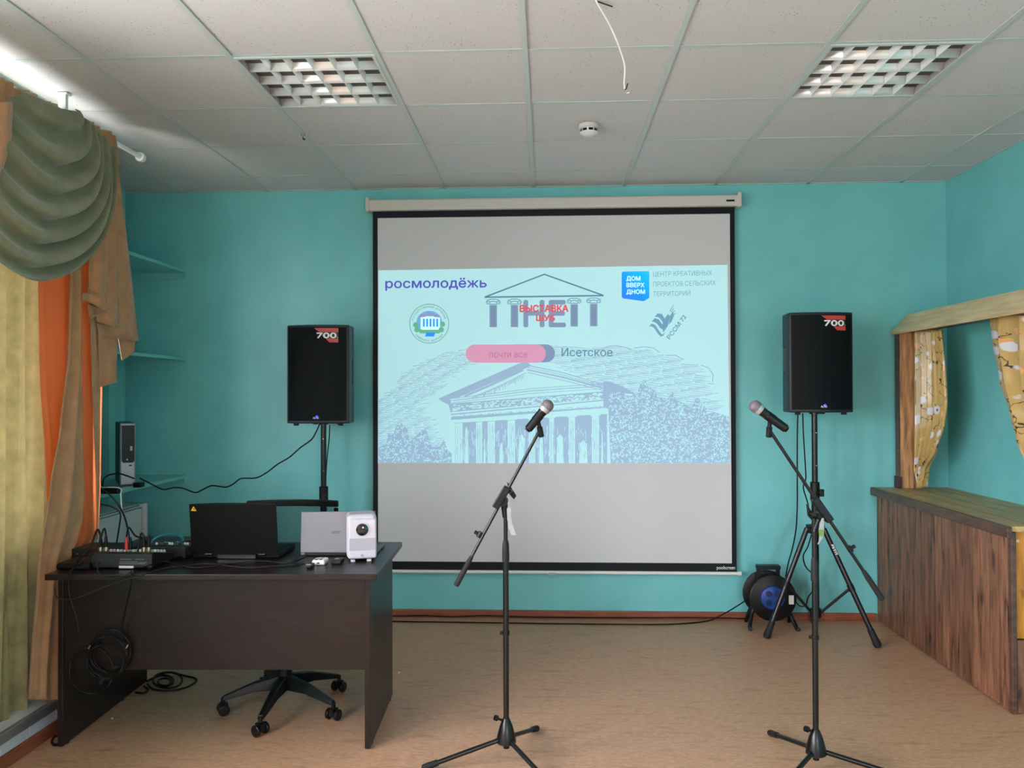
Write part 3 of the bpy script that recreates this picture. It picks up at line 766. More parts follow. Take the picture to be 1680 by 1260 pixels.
# swag
t = thing('swag_drape', (-2.0, 3.5, 2.3), 'olive green velvet swag draped in deep curved folds across the window top', 'valance')
def swag(s, q):
    # s across (0 left, 1 right), q from the inner fold to the outer hem
    Lx, Ly = 40-150*q, 150+150*q**1.3; Rx, Ry = 122+66*q**.7, 178+64*q**.8
    bx, by = 86+2*q, 176+282*q**.85
    u = 2*s-1
    k = math.cos(math.pi*u/2)**(.95 if u < 0 else .8) if abs(u) < 1 else 0.0
    sx_ = .5+.5*math.sin(math.pi*u/2) if u > 0 else s
    cx_ = Lx+(Rx-Lx)*(sx_+.10*math.sin(math.pi*s)*(1-q)); cy_ = Ly+(Ry-Ly)*s
    mid = (Ly+Ry)/2
    x = cx_; y = cy_+(by-mid)*k
    fold = math.sin(2*math.pi*6.0*q**1.1+1.2*s)
    env = .25+.75*math.sin(math.pi*min(1, max(0, s)))
    fold2 = abs(fold)**.6*(1 if fold > 0 else -1)
    p = onx(x, y, -2.0)
    return (-2.005+.075*math.sin(math.pi*s)*(.3+.7*q)+.028*fold2*env+.006*math.sin(17*q+9*s), p.y, p.z-.012*fold*env)
MB().grid(swag, 90, 130).build('fabric', M['olive'], t, solid=.004)

# ================================================================== APPLIANCE AND COMPUTER IN THE NICHE
t = thing('white_cabinet', (-2.6, 4.85, 0), 'white fridge-like appliance in the left niche below the lowest shelf', 'appliance')
M['appl'] = mat('white_enamel', (226, 232, 238), .35)
MB().box((XN+.02, 4.3, 0.03), (-2.61, 5.27, .735)).build('body', M['appl'], t, bevel=.01)
MB().box((XN+.02, 4.28, .742), (-2.604, 5.29, .765)).build('lid', M['appl'], t, bevel=.006)
MB().box((-2.62, 5.275, .03), (-2.585, 5.30, .765)).build('door_edge', M['white'], t, bevel=.006)
for k in range(5): MB().box((XN+.04+.035*k, 4.32, .765), (XN+.052+.035*k, 5.2, .768)).build('lid_rib', M['white'], t)
MB().box((-2.606, 4.55, .755), (-2.6025, 5.22, .7595)).build('vent_slot', M['black'], t)
for x in (XN+.05, -2.64):
    for yy in (4.36, 5.2): MB().cyl((x, yy, 0), (x, yy, .032), .02).build('foot', M['rubber'], t)
# slim computer
zt = shelf_z
a = onz(194, 795, zt); 
t = thing('computer_tower', (-2.55, 4.75, zt), 'slim silver and black computer tower standing on the lowest niche shelf', 'computer')
q_ = ony(206, 790, 4.72); t.location = (q_.x, 4.74, zt); ztop = ony(205, 694, 4.72).z
M['silver'] = mat('silver_plastic', (150, 154, 158), .35, .4)
fx0, fx1 = q_.x-.043, q_.x+.043; YT = 4.72
MB().box((fx0+.002, YT+.02, zt+.006), (fx1-.002, YT+.34, ztop-.001)).build('case', M['black'], t, bevel=.004)
MB().box((fx0, YT, zt+.004), (fx1, YT+.022, ztop)).build('front_bezel', M['silver'], t, bevel=.008)
h = ztop-zt
MB().prism([(fx0+.010, YT-.001, zt+h*.40), (fx0+.018, YT-.001, zt+h*.37), (fx1-.014, YT-.001, zt+h*.37), (fx1-.006, YT-.001, zt+h*.40), (fx1-.006, YT-.001, ztop-.014), (fx0+.010, YT-.001, ztop-.014)], (0, -.003, 0)).build('front_panel', M['black'], t)
MB().box((fx1-.030, YT-.0055, zt+h*.56), (fx1-.018, YT-.0035, zt+h*.63)).build('logo_plate', M['silver'], t)
MB().box((fx0+.05, YT-.0015, zt+h*.315), (fx0+.066, YT+.001, zt+h*.335)).build('port', M['black'], t)
MB().cyl((fx0+.04, YT-.003, zt+h*.42), (fx0+.04, YT-.006, zt+h*.42), .005).build('power_button', M['silver'], t)
t.rotation_euler = (0, 0, math.radians(33))
t = thing('power_adapter', (-2.47, 4.55, zt), 'small black power adapter lying on the lowest niche shelf beside the computer', 'adapter')
p = ony(226, 781, 4.66)
MB().box((p.x-.02, 4.64, zt), (p.x+.028, 4.69, zt+.028)).build('adapter_body', M['black'], t, bevel=.004)
t = thing('power_strip', (-2.46, 4.35, zt), 'black power strip at the left end of the lowest niche shelf', 'power strip')
p = ony(182, 794, 4.36); MB().box((p.x-.05, 4.34, zt), (p.x+.05, 4.39, zt+.035)).build('strip_body', M['black'], t, bevel=.006)
for k in range(3): MB().cyl((p.x-.035+.03*k, 4.365, zt+.034), (p.x-.035+.03*k, 4.365, zt+.042), .012).build('socket', M['blackm'], t)

# ================================================================== DESK
m = mat('wenge_laminate', (44, 30, 28), .34, spec=.35)
noise_col(m, (19, 13, 12), (40, 27, 25), scale=(1.5, 30, 30), ns=4, detail=6, p0=.3, p1=.75)
M['wenge'] = m
DR = math.radians(2.0)
t = desk = thing('desk', (-1.985, 3.27, 0), 'dark wenge office desk carrying two laptops, projector and mixers', 'desk')
x0, y0 = -1.985, 3.265
MB().prism([(x0, y0-.02, .725), (x0+1.37, y0-.02, .725), (x0+1.37, y0+.70, .725), (x0+.72, y0+.70, .725), (x0+.60, y0+.74, .725), (x0+.52, y0+.81, .725), (x0+.46, y0+.865, .725), (x0, y0+.865, .725)], (0, 0, .025)).build('desktop', M['wenge'], t, bevel=.003)
MB().box((x0+.002, y0+.075, 0.004), (x0+.024, y0+.85, .725)).build('side_panel', M['wenge'], t, bevel=.002)
MB().box((x0+1.305, y0+.055, 0.004), (x0+1.327, y0+.66, .725)).build('side_panel', M['wenge'], t, bevel=.002)
MB().box((x0+.024, y0+.08, .325), (x0+1.305, y0+.098, .725)).build('modesty_panel', M['wenge'], t, bevel=.002)
for xx in (x0+.013, x0+1.316):
    for yy in (y0+.12, y0+.6): MB().cyl((xx, yy, 0), (xx, yy, .006), .012).build('foot', M['rubber'], t)
desk.rotation_euler = (0, 0, DR)
ZD = .7505
def D(px, py): return onz(px, py, ZD)

# black laptop
t = thing('laptop', D(384, 922), 'open black laptop with a small yellow warning sticker, lid back towards us', 'laptop')
yl = D(384, 917).y
a, b = ony(314.5, 917, yl), ony(456, 915, yl); wl_ = b.x-a.x; topz = ony(384, 826, yl-.03).z
lean = -.03
def lid(mb, x0, x1, z0, z1, y0, lean, th, chamfer=.0, bump=0.0):
    pts = [(x0, y0, z0), (x1, y0, z0), (x1, y0+lean, z1), (x1-.03, y0+lean, z1+bump*.3), ((x0+x1)/2+.07, y0+lean, z1+bump), ((x0+x1)/2-.07, y0+lean, z1+bump), (x0+.03, y0+lean, z1+bump*.3), (x0, y0+lean, z1)]
    mb.prism(pts, (0, th, 0)); return mb
M['lap_black'] = mat('soft_black_laptop_shell', (6, 6, 8), .55, spec=.15)
lid(MB(), a.x, b.x, ZD+.022, topz-.004, yl, lean, .008, bump=.006).build('lid', M['lap_black'], t, bevel=.002)
MB().box((a.x, yl+.01, ZD+.004), (b.x, yl+.25, ZD+.024)).build('base', M['lap_black'], t, bevel=.003)
for xx in (a.x+.06, b.x-.09): MB().cyl((xx, yl+.008, ZD+.02), (xx+.03, yl+.008, ZD+.02), .008, n=12).build('hinge', M['blackm'], t)
MB().box((a.x+.12, yl-.004, ZD+.003), (b.x-.10, yl+.012, ZD+.02)).build('rear_edge', M['blackm'], t)
M['yellow'] = mat('yellow_sticker', (236, 186, 40), .5)
# sticker on the lid (lid plane leans back): place slightly in front
def lidpt(px, py, y0=yl):
    z = ony(px, py, y0-.028).z; k = (z-(ZD+.022))/(topz-ZD-.022); return ony(px, py, y0+lean*k-.0012)
mb = MB(); mb.add([lidpt(313, 838), lidpt(322.5, 838.5), lidpt(317.5, 830.5)], [(0, 1, 2)]); mb.build('warning_sticker', M['yellow'], t)
mb = MB(); mb.add([lidpt(316.5, 835.5)+Vector((0, -.0004, 0)), lidpt(320, 836.2)+Vector((0, -.0004, 0)), lidpt(319, 834.4)+Vector((0, -.0004, 0)), lidpt(317, 833.6)+Vector((0, -.0004, 0))], [(0, 1, 2, 3)]); mb.build('sticker_print', M['black'], t)
# silver laptop
t = thing('laptop', D(550, 912), 'open silver laptop with a dark maker logo, behind the white projector', 'laptop')
yl2 = D(520, 912).y
a, b = ony(492.5, 912, yl2), ony(615, 910, yl2); tz = ony(493, 840, yl2+.01).z
M['lap_silver'] = mat('silver_aluminium_lid', (112, 109, 113), .42, .4)
mb = MB(); mb.prism([(a.x, yl2, ZD+.014), (b.x, yl2, ZD+.014), (b.x, yl2+.012, tz+.006), (a.x, yl2+.012, tz)], (0, .006, 0)); mb.build('lid', M['lap_silver'], t, bevel=.003)
MB().box((a.x, yl2+.006, ZD+.001), (b.x, yl2+.225, ZD+.015)).build('base', M['lap_silver'], t, bevel=.003)
MB().box((a.x+.02, yl2-.001, ZD+.004), (b.x-.02, yl2+.008, ZD+.014)).build('hinge', M['black'], t)
def sl_(u, b_, v):
    py = b_-v; z = ony(u, py, yl2+.006).z; return ony(u, py, yl2+.012*(z-ZD-.014)/(tz-ZD-.014)-.0012)
M['logo_dark'] = mat('dark_logo', (60, 58, 62), .4)
text_obj('acer', 'logo', M['logo_dark'], t, sl_, 544.5, 559, 875, 6.0, .02, .3)
# projector
pz = D(595, 924)
t = thing('desktop_projector', (pz.x, pz.y, ZD), 'small upright white projector with round lens on the desk right end', 'projector')
yp = D(595, 922).y; a, b = ony(573, 920, yp), ony(620.5, 920, yp); z0 = ony(595, 919, yp).z; z1 = ony(595, 846, yp).z
M['prj_white'] = mat('pearl_white_shell', (196, 190, 200), .4)
M['prj_mesh'] = mat('grey_fabric_grille', (168, 163, 172), .8)
MB().box((a.x-.002, yp+.012, z0), (b.x, yp+.15, z1+.003)).build('body', M['prj_white'], t, bevel=.022, seg=5)
MB().box((a.x+.004, yp, z0+.006), (b.x-.001, yp+.03, z1-.014)).build('front_panel', M['prj_white'], t, bevel=.010, seg=4)
gz0, gz1 = ony(595, 903, yp).z, ony(595, 883, yp).z
MB().box((a.x+.009, yp-.0012, gz0), (b.x-.007, yp+.002, gz1)).build('grille', M['prj_mesh'], t)
lc = ony(596.8, 869, yp)
MB().lathe((lc.x, yp+.003, lc.z), (0, -1, 0), [(0, .0305), (.006, .0305), (.006, .0275), (.002, .027)], 32).build('lens_ring', M['prj_white'], t)
ml = mat('dark_glass_lens', (8, 18, 20), .08, coat=.5)
MB().lathe((lc.x, yp+.001, lc.z), (0, -1, 0), [(0, .027), (.004, .026), (.0065, .018), (.008, .006)], 32).build('lens', ml, t)
lb = ony(596.8, 911, yp); MB().cyl((lb.x, yp+.001, lb.z), (lb.x, yp-.0015, lb.z), .006, n=20).build('button', M['silver'], t)
for px_ in (583, 609):
    q = ony(px_, 920, yp+.01); MB().box((q.x-.010, yp+.005, ZD), (q.x+.010, yp+.03, z0+.002)).build('foot', M['prj_white'], t, bevel=.003)
    MB().box((q.x-.008, yp+.11, ZD), (q.x+.008, yp+.13, z0+.002)).build('foot', M['prj_white'], t)
prj = bpy.data.objects['desktop_projector']; prj.rotation_euler = (0, 0, math.radians(15))
# small things in front of the laptops
p = D(508, 932)
t = thing('wireless_mouse', (p.x, p.y, ZD), 'small black clicker or mouse lying left of the white adapter', 'remote')
MB().box((p.x-.012, p.y-.02, ZD), (p.x+.012, p.y+.04, ZD+.016)).build('shell', M['black'], t, bevel=.006, seg=3)
MB().box((p.x-.010, p.y-.018, ZD+.016), (p.x+.010, p.y-.004, ZD+.018)).build('button', M['silver'], t)
p = D(524, 926)
t = thing('charging_case', (p.x, p.y, ZD), 'small white case with black marks, on the desk before the silver laptop', 'charger')
MB().box((p.x-.028, p.y-.02, ZD), (p.x+.028, p.y+.05, ZD+.022)).build('body', M['white'], t, bevel=.007, seg=3)
for q in (-.014, .006): MB().box((p.x+q-.004, p.y-.012, ZD+.0215), (p.x+q+.006, p.y+.01, ZD+.0228)).build('mark', M['black'], t)
MB().box((p.x-.004, p.y-.0208, ZD+.008), (p.x+.006, p.y-.019, ZD+.013)).build('port', M['black'], t)
for q in (-.016, .004): MB().box((p.x+q-.006, p.y+.018, ZD+.0215), (p.x+q+.008, p.y+.038, ZD+.0235)).build('button', M['prj_mesh'], t, bevel=.001)
p = D(552, 925)
t = thing('plug_adapter', (p.x, p.y, ZD), 'small black box lying between the white case and the projector', 'adapter')
MB().box((p.x-.022, p.y-.012, ZD), (p.x+.022, p.y+.05, ZD+.02)).build('body', M['black'], t, bevel=.004)
MB().box((p.x-.008, p.y+.0, ZD+.0195), (p.x+.008, p.y+.02, ZD+.0212)).build('print', M['silver'], t)

# mixers
M['mix'] = mat('black_mixer_metal', (22, 22, 23), .45); M['knobw'] = mat('light_knob', (190, 192, 196), .4)
M['knobb'] = mat('dark_blue_knob', (20, 54, 78), .4); M['xlr'] = mat('nickel_connector', (176, 168, 148), .25, .9); M['red'] = mat('red_plug', (178, 34, 44), .4)
M['label'] = mat('white_label', (214, 214, 212), .5); M['greytxt'] = mat('grey_print', (96, 96, 96), .6)
def mixer(px0, px1, pyf, depth, h, back_h, lab, kn, mt, rows_, cols_, name='audio_mixer'):
    yf_ = D((px0+px1)/2, pyf).y; a = ony(px0, pyf, yf_); b = ony(px1, pyf, yf_)
    t = thing(name, ((a.x+b.x)/2, yf_, ZD), lab, 'audio mixer')
    # side profile: tall rear face towards us, top slopes down away
    mb = MB(); mb.prism([(a.x, yf_, ZD+.006), (a.x, yf_, ZD+back_h), (a.x, yf_+.03, ZD+back_h+.004), (a.x, yf_+depth, ZD+h), (a.x, yf_+depth, ZD+.006)], (b.x-a.x, 0, 0))
    mb.build('body', M['mix'], t, bevel=.003)
    for k in range(rows_):
        for c in range(cols_):
            x = a.x+.02+(b.x-a.x-.04)*c/(cols_-1); f = (k+1)/(rows_+1); yy = yf_+.04+(depth-.06)*f; z = ZD+back_h+.004+(h-back_h-.004)*((yy-yf_-.03)/(depth-.03))
            MB().lathe((x, yy, z-.001), (0, 0, 1), [(0, .0065), (.010, .0055), (.012, .004)], 10).build('knob', kn if (k+c) % 3 else M['knobw'], t)
    for x in (a.x+.02, b.x-.02):
        for yy in (yf_+.02, yf_+depth-.02): MB().cyl((x, yy, ZD), (x, yy, ZD+.008), .008, n=10).build('foot', M['rubber'], t)
    return t, a, b, yf_
t, a, b, yf_ = mixer(148, 249, 934, .20, .034, .064, 'black audio mixer with cables plugged in, back panel and white label towards us', M['knobw'], M['mix'], 4, 8)
q0, q1 = ony(195, 932, yf_-.001), ony(219, 928.5, yf_-.001)
MB().box((q0.x, yf_-.0015, q0.z), (q1.x, yf_+.001, q1.z)).build('serial_label', M['label'], t)
for k, (u0, u1, v) in enumerate(((197, 216, 917.5), (222, 236, 917.5), (196, 226, 922), (228, 241, 923), (196, 238, 925))):
    q0, q1 = ony(u0, v+.8, yf_-.001), ony(u1, v-.6, yf_-.001); MB().box((q0.x, yf_-.0012, q0.z), (q1.x, yf_+.001, q1.z)).build('printed_line', M['greytxt'], t)
for k, px_ in enumerate((155, 163)):
    q = ony(px_, 924, yf_); MB().cyl((q.x, yf_+.002, q.z), (q.x, yf_-.003, q.z), .006, n=12).build('rear_jack', M['blackm'], t)
PLUGS = []
for px_, col in ((165, 'xlr'), (174, 'xlr'), (236, 'xlr'), (244, 'xlr'), (206.5, 'red'), (213, 'blk')):
    q = ony(px_, 909, yf_+.045); z = ZD+.064
    if col == 'xlr':
        n = thing('cable_plug', (q.x, yf_+.045, z), {165: 'leftmost black cable plug with nickel collar standing in the mixer', 174: 'second black cable plug with nickel collar from the mixer left', 236: 'left plug of the nickel pair at the mixer right end', 244: 'rightmost black cable plug with nickel collar in the mixer'}[px_], 'plug')
        MB().cyl((q.x, yf_+.045, z), (q.x, yf_+.045, z+.022), .0095).build('collar', M['xlr'], n)
        MB().lathe((q.x, yf_+.045, z+.022), (0, 0, 1), [(0, .0085), (.02, .008), (.045, .005), (.05, .003)], 14).build('boot', M['cable'], n)
        PLUGS.append((q.x, yf_+.045, z+.07))
    else:
        n = thing('cable_plug', (q.x, yf_+.05, z), 'red cable plug standing in the mixer' if col == 'red' else 'slim black plug right beside the red one in the mixer', 'plug')
        MB().cyl((q.x, yf_+.05, z-.002), (q.x, yf_+.05, z+.012), .004).build('collar', M['xlr'], n)
        MB().lathe((q.x, yf_+.05, z+.010), (0, 0, 1), [(0, .008), (.03, .0075), (.05, .004), (.054, .003)], 14).build('boot', M['red'] if col == 'red' else M['cable'], n)
        PLUGS.append((q.x, yf_+.05, z+.064))
t, a2, b2, yf2 = mixer(238, 304, 918, .22, .03, .055, 'wide black mixer with dark blue knobs, behind and right of the nearer mixer', M['knobb'], M['mix'], 5, 7)
# wireless receiver and flat case at the left end
q = D(160, 918)
t = thing('wireless_receiver', (q.x, q.y, ZD), 'flat black receiver box behind the nearer mixer, by the curtain', 'receiver')
a, b = ony(117, 915, 3.52), ony(205, 915, 3.52)
MB().box((a.x, 3.52, ZD+.004), (b.x, 3.68, ZD+.052)).build('case', M['mix'], t, bevel=.004)
for k in range(3): MB().cyl((a.x+.03+.03*k, 3.521, ZD+.03), (a.x+.03+.03*k, 3.515, ZD+.03), .004, n=10).build('jack', M['xlr'], t)
for x in (a.x+.02, b.x-.02): MB().box((x-.01, 3.54, ZD), (x+.01, 3.66, ZD+.005)).build('foot', M['rubber'], t)
t = thing('cable_bag', (-1.93, 3.33, ZD), 'thin black flat case on the desk left corner beside the curtain', 'case')
a, b = ony(96, 930, 3.34), ony(150, 930, 3.34)
MB().box((a.x+.0, 3.32, ZD), (b.x, 3.46, ZD+.03)).build('case_body', M['cable'], t, bevel=.010, seg=3)
MB().box((a.x+.004, 3.318, ZD+.014), (b.x-.004, 3.3215, ZD+.017)).build('seam', M['rubber'], t)
# teal coil behind the laptop
mt_ = mat('teal_cable', (30, 120, 140), .45)
t = thing('teal_cable_coil', (-1.72, 3.9, ZD), 'teal cable loop between the right mixer and the black laptop', 'cable')
MB().tube([Vector((-1.70+.075*math.cos(a/12*math.pi), 3.72+.05*math.sin(a/12*math.pi), ZD+.045+.03*math.sin(a/12*math.pi))) for a in range(24)], .006, closed=True).build('coil', mt_, t)

# ================================================================== OFFICE CHAIR
cc = Vector((-1.165, 3.80, 0))
t = chair = thing('office_chair', cc, 'black mesh-back office chair on casters tucked behind the desk', 'chair')
feet = [(-1.426, 3.712), (-1.172, 3.494), (-0.896, 3.669), (-0.962, 4.021), (-1.35, 4.075)]
MB().cyl(cc+Vector((0, 0, .095)), cc+Vector((0, 0, .20)), .034).cyl(cc+Vector((0, 0, .20)), cc+Vector((0, 0, .42)), .025).build('gas_lift', M['black'], t)
for fx, fy in feet:
    f = Vector((fx, fy, 0)); d = (f-cc); l = d.length; d = d.normalized(); s = Vector((-d.y, d.x, 0))
    mb = MB(); p0 = cc+Vector((0, 0, .135)); p1 = f-d*.0+Vector((0, 0, .078))
    vs = []
    for p, w, hh in ((p0, .030, .075), (p0+(p1-p0)*.5+Vector((0, 0, .012)), .024, .045), (p1, .016, .022)):
        vs += [p+s*w-Vector((0, 0, hh*.5)), p-s*w-Vector((0, 0, hh*.5)), p-s*w*.6+Vector((0, 0, hh*.4)), p+s*w*.6+Vector((0, 0, hh*.4))]
    fs = [(3, 2, 1, 0), (8, 9, 10, 11)]
    for k in (0, 4): fs += [(k, k+1, k+5, k+4), (k+1, k+2, k+6, k+5), (k+2, k+3, k+7, k+6), (k+3, k, k+4, k+7)]
    mb.add(vs, fs); leg = mb.build('leg', M['black'], t, bevel=.004)
    w_ = MB(); yaw = rnd.uniform(0, 3.14); u = Vector((math.cos(yaw), math.sin(yaw), 0))
    cs = MB(); cs.cyl(f+Vector((0, 0, .055)), f+Vector((0, 0, .08)), .010); cs.box((-.012, -.02, .02), (.012, .02, .052), Matrix.Translation(f) @ Matrix.Rotation(yaw, 4, 'Z')); cs.build('caster_fork', M['black'], leg)
    for sg in (-1, 1):
        c = f+u*sg*.016+Vector((0, 0, .026)); MB().cyl(c, c+u*sg*.016, .026, n=18).build('caster_wheel', M['blackm'], leg, bevel=.004)
MB().box((cc.x-.23, cc.y-.19, .42), (cc.x+.23, cc.y+.25, .48)).build('seat', M['rubber'], t, bevel=.03, seg=3)
MB().box((cc.x-.10, cc.y-.09, .39), (cc.x+.10, cc.y+.12, .42)).build('tilt_plate', M['blackm'], t)
yb = 4.16
a, b = ony(405, 822, yb), ony(555, 822, yb); zt_ = ony(480, 820.5, yb).z; zl = ony(480, 834, yb).z
def arcy(x): return yb+.05*(1-((x-(a.x+b.x)/2)/((b.x-a.x)/2))**2)
pts = [Vector((a.x+(b.x-a.x)*k/12, arcy(a.x+(b.x-a.x)*k/12), (zt_+zl)/2+.003*k/12)) for k in range(13)]
mb = MB(); n = 13
for i in range(n):
    p = pts[i]; mb.v += [p+Vector((0, -.012, -.017)), p+Vector((0, .012, -.017)), p+Vector((0, .012, .017)), p+Vector((0, -.012, .017))]
for i in range(n-1):
    for k in range(4): mb.f.append((i*4+k, i*4+(k+1) % 4, (i+1)*4+(k+1) % 4, (i+1)*4+k))
mb.f += [(3, 2, 1, 0), ((n-1)*4, (n-1)*4+1, (n-1)*4+2, (n-1)*4+3)]
mb.build('top_rail', M['black'], t, bevel=.006)
mmesh = bpy.data.materials.new('black_mesh_fabric'); mmesh.use_nodes = True; g = mmesh.node_tree; g.nodes.clear()
o_ = g.nodes.new('ShaderNodeOutputMaterial'); mi = g.nodes.new('ShaderNodeMixShader'); di = g.nodes.new('ShaderNodeBsdfDiffuse'); tr = g.nodes.new('ShaderNodeBsdfTransparent')
di.inputs[0].default_value = (.01, .012, .014, 1); mi.inputs[0].default_value = .5
g.links.new(tr.outputs[0], mi.inputs[2]); g.links.new(di.outputs[0], mi.inputs[1]); g.links.new(mi.outputs[0], o_.inputs[0])
MB().grid(lambda s, q: (a.x+.015+(b.x-a.x-.03)*s, arcy(a.x+.015+(b.x-a.x-.03)*s)+.03*math.sin(3.14*q), .56+(zl+.01-.56)*q), 16, 8).build('mesh_back', mmesh, t)
for sx_ in (a.x+.012, b.x-.012): MB().tube([Vector((sx_, yb+.03*math.sin(3.14*k/8), .54+(zl-.54)*k/8)) for k in range(9)], .012).build('back_post', M['black'], t)
MB().tube([Vector((a.x+.012, yb, .55)), Vector((cc.x, yb+.05, .54)), Vector((b.x-.012, yb, .55))], .014).build('lower_rail', M['black'], t)
MB().tube(smooth_path([Vector((cc.x, cc.y+.1, .42)), Vector((cc.x, yb, .42)), Vector((cc.x, yb+.05, .56))]), .02).build('back_support', M['black'], t)
for sg in (-1, 1):
    x = cc.x+sg*.26; MB().tube(smooth_path([Vector((x-sg*.06, cc.y, .44)), Vector((x, cc.y, .46)), Vector((x, cc.y, .64)), Vector((x, cc.y-.08, .67)), Vector((x, cc.y+.16, .67))]), .013).build('armrest', M['black'], t)
# ================================================================== SPEAKERS AND STANDS
def speaker(cx, yf, z0, z1, w, lab, tilt=0.0):
    """front face centre x, front y, bottom/top heights, front width"""
    t = thing('loudspeaker', (cx, yf+.16, z0), lab, 'loudspeaker', 'loudspeakers on stands')
    d = .33; hw = w/2
    def plan(off=0, back=True):
        pts = []
        for k in range(9):
            u = -1+2*k/8; pts.append((cx+u*(hw-off), yf+.034*(u*u)-0))
        return pts
    fr = plan()
    zc = (z0+z1)/2+.01; mb = MB()
    sd = [(cx+hw, yf+.09), (cx+hw*.95, yf+.20), (cx+hw*.72, yf+d)]
    mb.prism([(x, y+.006, z0) for x, y in fr]+[(x, y, z0) for x, y in sd+[(2*cx-x, y) for x, y in reversed(sd)]], (0, 0, z1-z0))
    cab = mb.build('cabinet', M['spk'], t)
    cut = MB()
    for sg in (-1, 1):
        e = cx+sg*hw
        cut.prism([(e+sg*.05, yf+.125, zc-.095), (e-sg*.028, yf+.150, zc-.07), (e-sg*.034, yf+.215, zc-.07), (e+sg*.05, yf+.235, zc-.095)], (0, 0, .165))
    co = cut.build('cutter', M['spk'])
    bm_ = cab.modifiers.new('cut', 'BOOLEAN'); bm_.object = co; bm_.solver = 'EXACT'; bm_.operation = 'DIFFERENCE'
    co.location = (0, 0, 0)
    me_ = bpy.data.meshes.new_from_object(cab.evaluated_get(bpy.context.evaluated_depsgraph_get()))
    cab.modifiers.clear(); cab.data = me_; cab.data.name = 'cabinet'; bpy.data.objects.remove(co)
    bv = cab.modifiers.new('bevel', 'BEVEL'); bv.width = .008; bv.segments = 3; bv.limit_method = 'ANGLE'; bv.angle_limit = math.radians(50)
    # grille, slightly proud and rounded
    g = MB(); vs = []
    for (x, y) in plan(.014): vs += [(x, y-.001, z0+.018), (x, y-.001, z1-.016)]
    n = 9; g.add(vs, [(2*i, 2*i+2, 2*i+3, 2*i+1) for i in range(n-1)])
    gr = g.build('grille', M['grille'], t, solid=.006)
    # woofer dimly seen through the grille as a raised ring
    for sx_ in (-1, 1):
        for yy in (yf+.05, yf+.25):
            MB().box((cx+sx_*hw*(.72 if yy < yf+.1 else .4)-.014, yy-.012, z0-.014), (cx+sx_*hw*(.72 if yy < yf+.1 else .4)+.014, yy+.012, z0+.002)).build('foot', M['rubber'], t, bevel=.003)
    MB().cyl((cx, yf+.165, z0-.012), (cx, yf+.165, z0+.004), .030).build('pole_socket', M['blackm'], t)
    # sticker and badge follow the front curve
    def F(u, v, o=.0055): # u in metres from centre, v metres from top
        k = u/hw; return Vector((cx+u, yf+.034*k*k-.001-o, z1-v))
    def strip(pts, key, nm, o=.0055):
        a_, b_, c_, d_ = pts; q_ = 10; vs = []
        for k in range(q_+1):
            f = k/q_; vs += [F(a_[0]+(b_[0]-a_[0])*f, a_[1]+(b_[1]-a_[1])*f, o), F(d_[0]+(c_[0]-d_[0])*f, d_[1]+(c_[1]-d_[1])*f, o)]
        mb = MB(); mb.add(vs, [(2*i, 2*i+2, 2*i+3, 2*i+1) for i in range(q_)]); return mb.build(nm, M[key], t)
    strip([(-.012, .022), (.135, .022), (.135, .047), (.022, .047)], 'stk_red', 'sticker_stripe')
    strip([(.060, .086), (.135, .086), (.135, .110), (.082, .110)], 'stk_red', 'sticker_stripe')
    strip([(.015, .047), (.135, .047), (.135, .086), (.05, .086)], 'stk_black', 'sticker_field', .005)
    text_obj('700', 'sticker_number', M['print_white'], t, lambda u, b_, v: F(u, b_-v, .0068), .006, .124, .083, .0335, .09)
    text_obj('WATTS', 'sticker_small_print', M['print_white'], t, lambda u, b_, v: F(u, b_-v, .0068), .126, .134, .082, .006)
    text_obj('ALTO', 'badge', M['print_white'], t, lambda u, b_, v: F(u, b_-v, .0068), -.018, .018, z1-z0-.030, .012, .06)
    mb = MB(); mb.add([F(-.002, z1-z0-.046), F(.008, z1-z0-.052), F(.014, z1-z0-.044), F(.010, z1-z0-.030), F(.002, z1-z0-.034)], [(0, 1, 2, 3, 4)]); mb.build('power_light', M['led'], t)
    return t
M['spk'] = mat('charcoal_speaker_shell', (24, 32, 42), .42, spec=.4)
M['stk_red'] = mat('red_sticker', (196, 62, 58), .35); M['stk_black'] = mat('black_sticker', (12, 12, 14), .35)
M['led'] = mat('blue_led', (40, 70, 240), .4, emit=(30, 60, 255), es=2.0)
m = mat('black_speaker_grille', (7, 13, 18), .6, spec=.15); M['grille'] = m
ge = N(m, 'ShaderNodeNewGeometry'); vo = N(m, 'ShaderNodeTexVoronoi', Scale=260.0); L(m, ge.outputs['Position'], vo.inputs['Vector'])
bp = N(m, 'ShaderNodeBump', Strength=.2, Distance=.001); L(m, vo.outputs['Distance'], bp.inputs['Height']); L(m, bp.outputs[0], B(m).inputs['Normal'])
YF1, YF2 = 4.90, 4.84
a, b = ony(469.5, 600, YF1), ony(568, 600, YF1); z1 = ony(470, 535.5, YF1).z; z0 = ony(470, 692, YF1).z
z0 -= .012; z1 += .010
s1 = speaker((a.x+b.x)/2, YF1, z0, z1, b.x-a.x+.016, 'black loudspeaker with red and white sticker, left of the screen'); s1x, s1z = (a.x+b.x)/2, z0
a, b = ony(1300, 600, YF2), ony(1401.5, 600, YF2); z1 = ony(1400, 514, YF2).z; z0 = ony(1400, 673.5, YF2).z
z0 -= .012; z1 += .010
s2 = speaker((a.x+b.x)/2, YF2, z0, z1, b.x-a.x+.016, 'black loudspeaker with red and white sticker, right of the screen'); s2x, s2z = (a.x+b.x)/2, z0

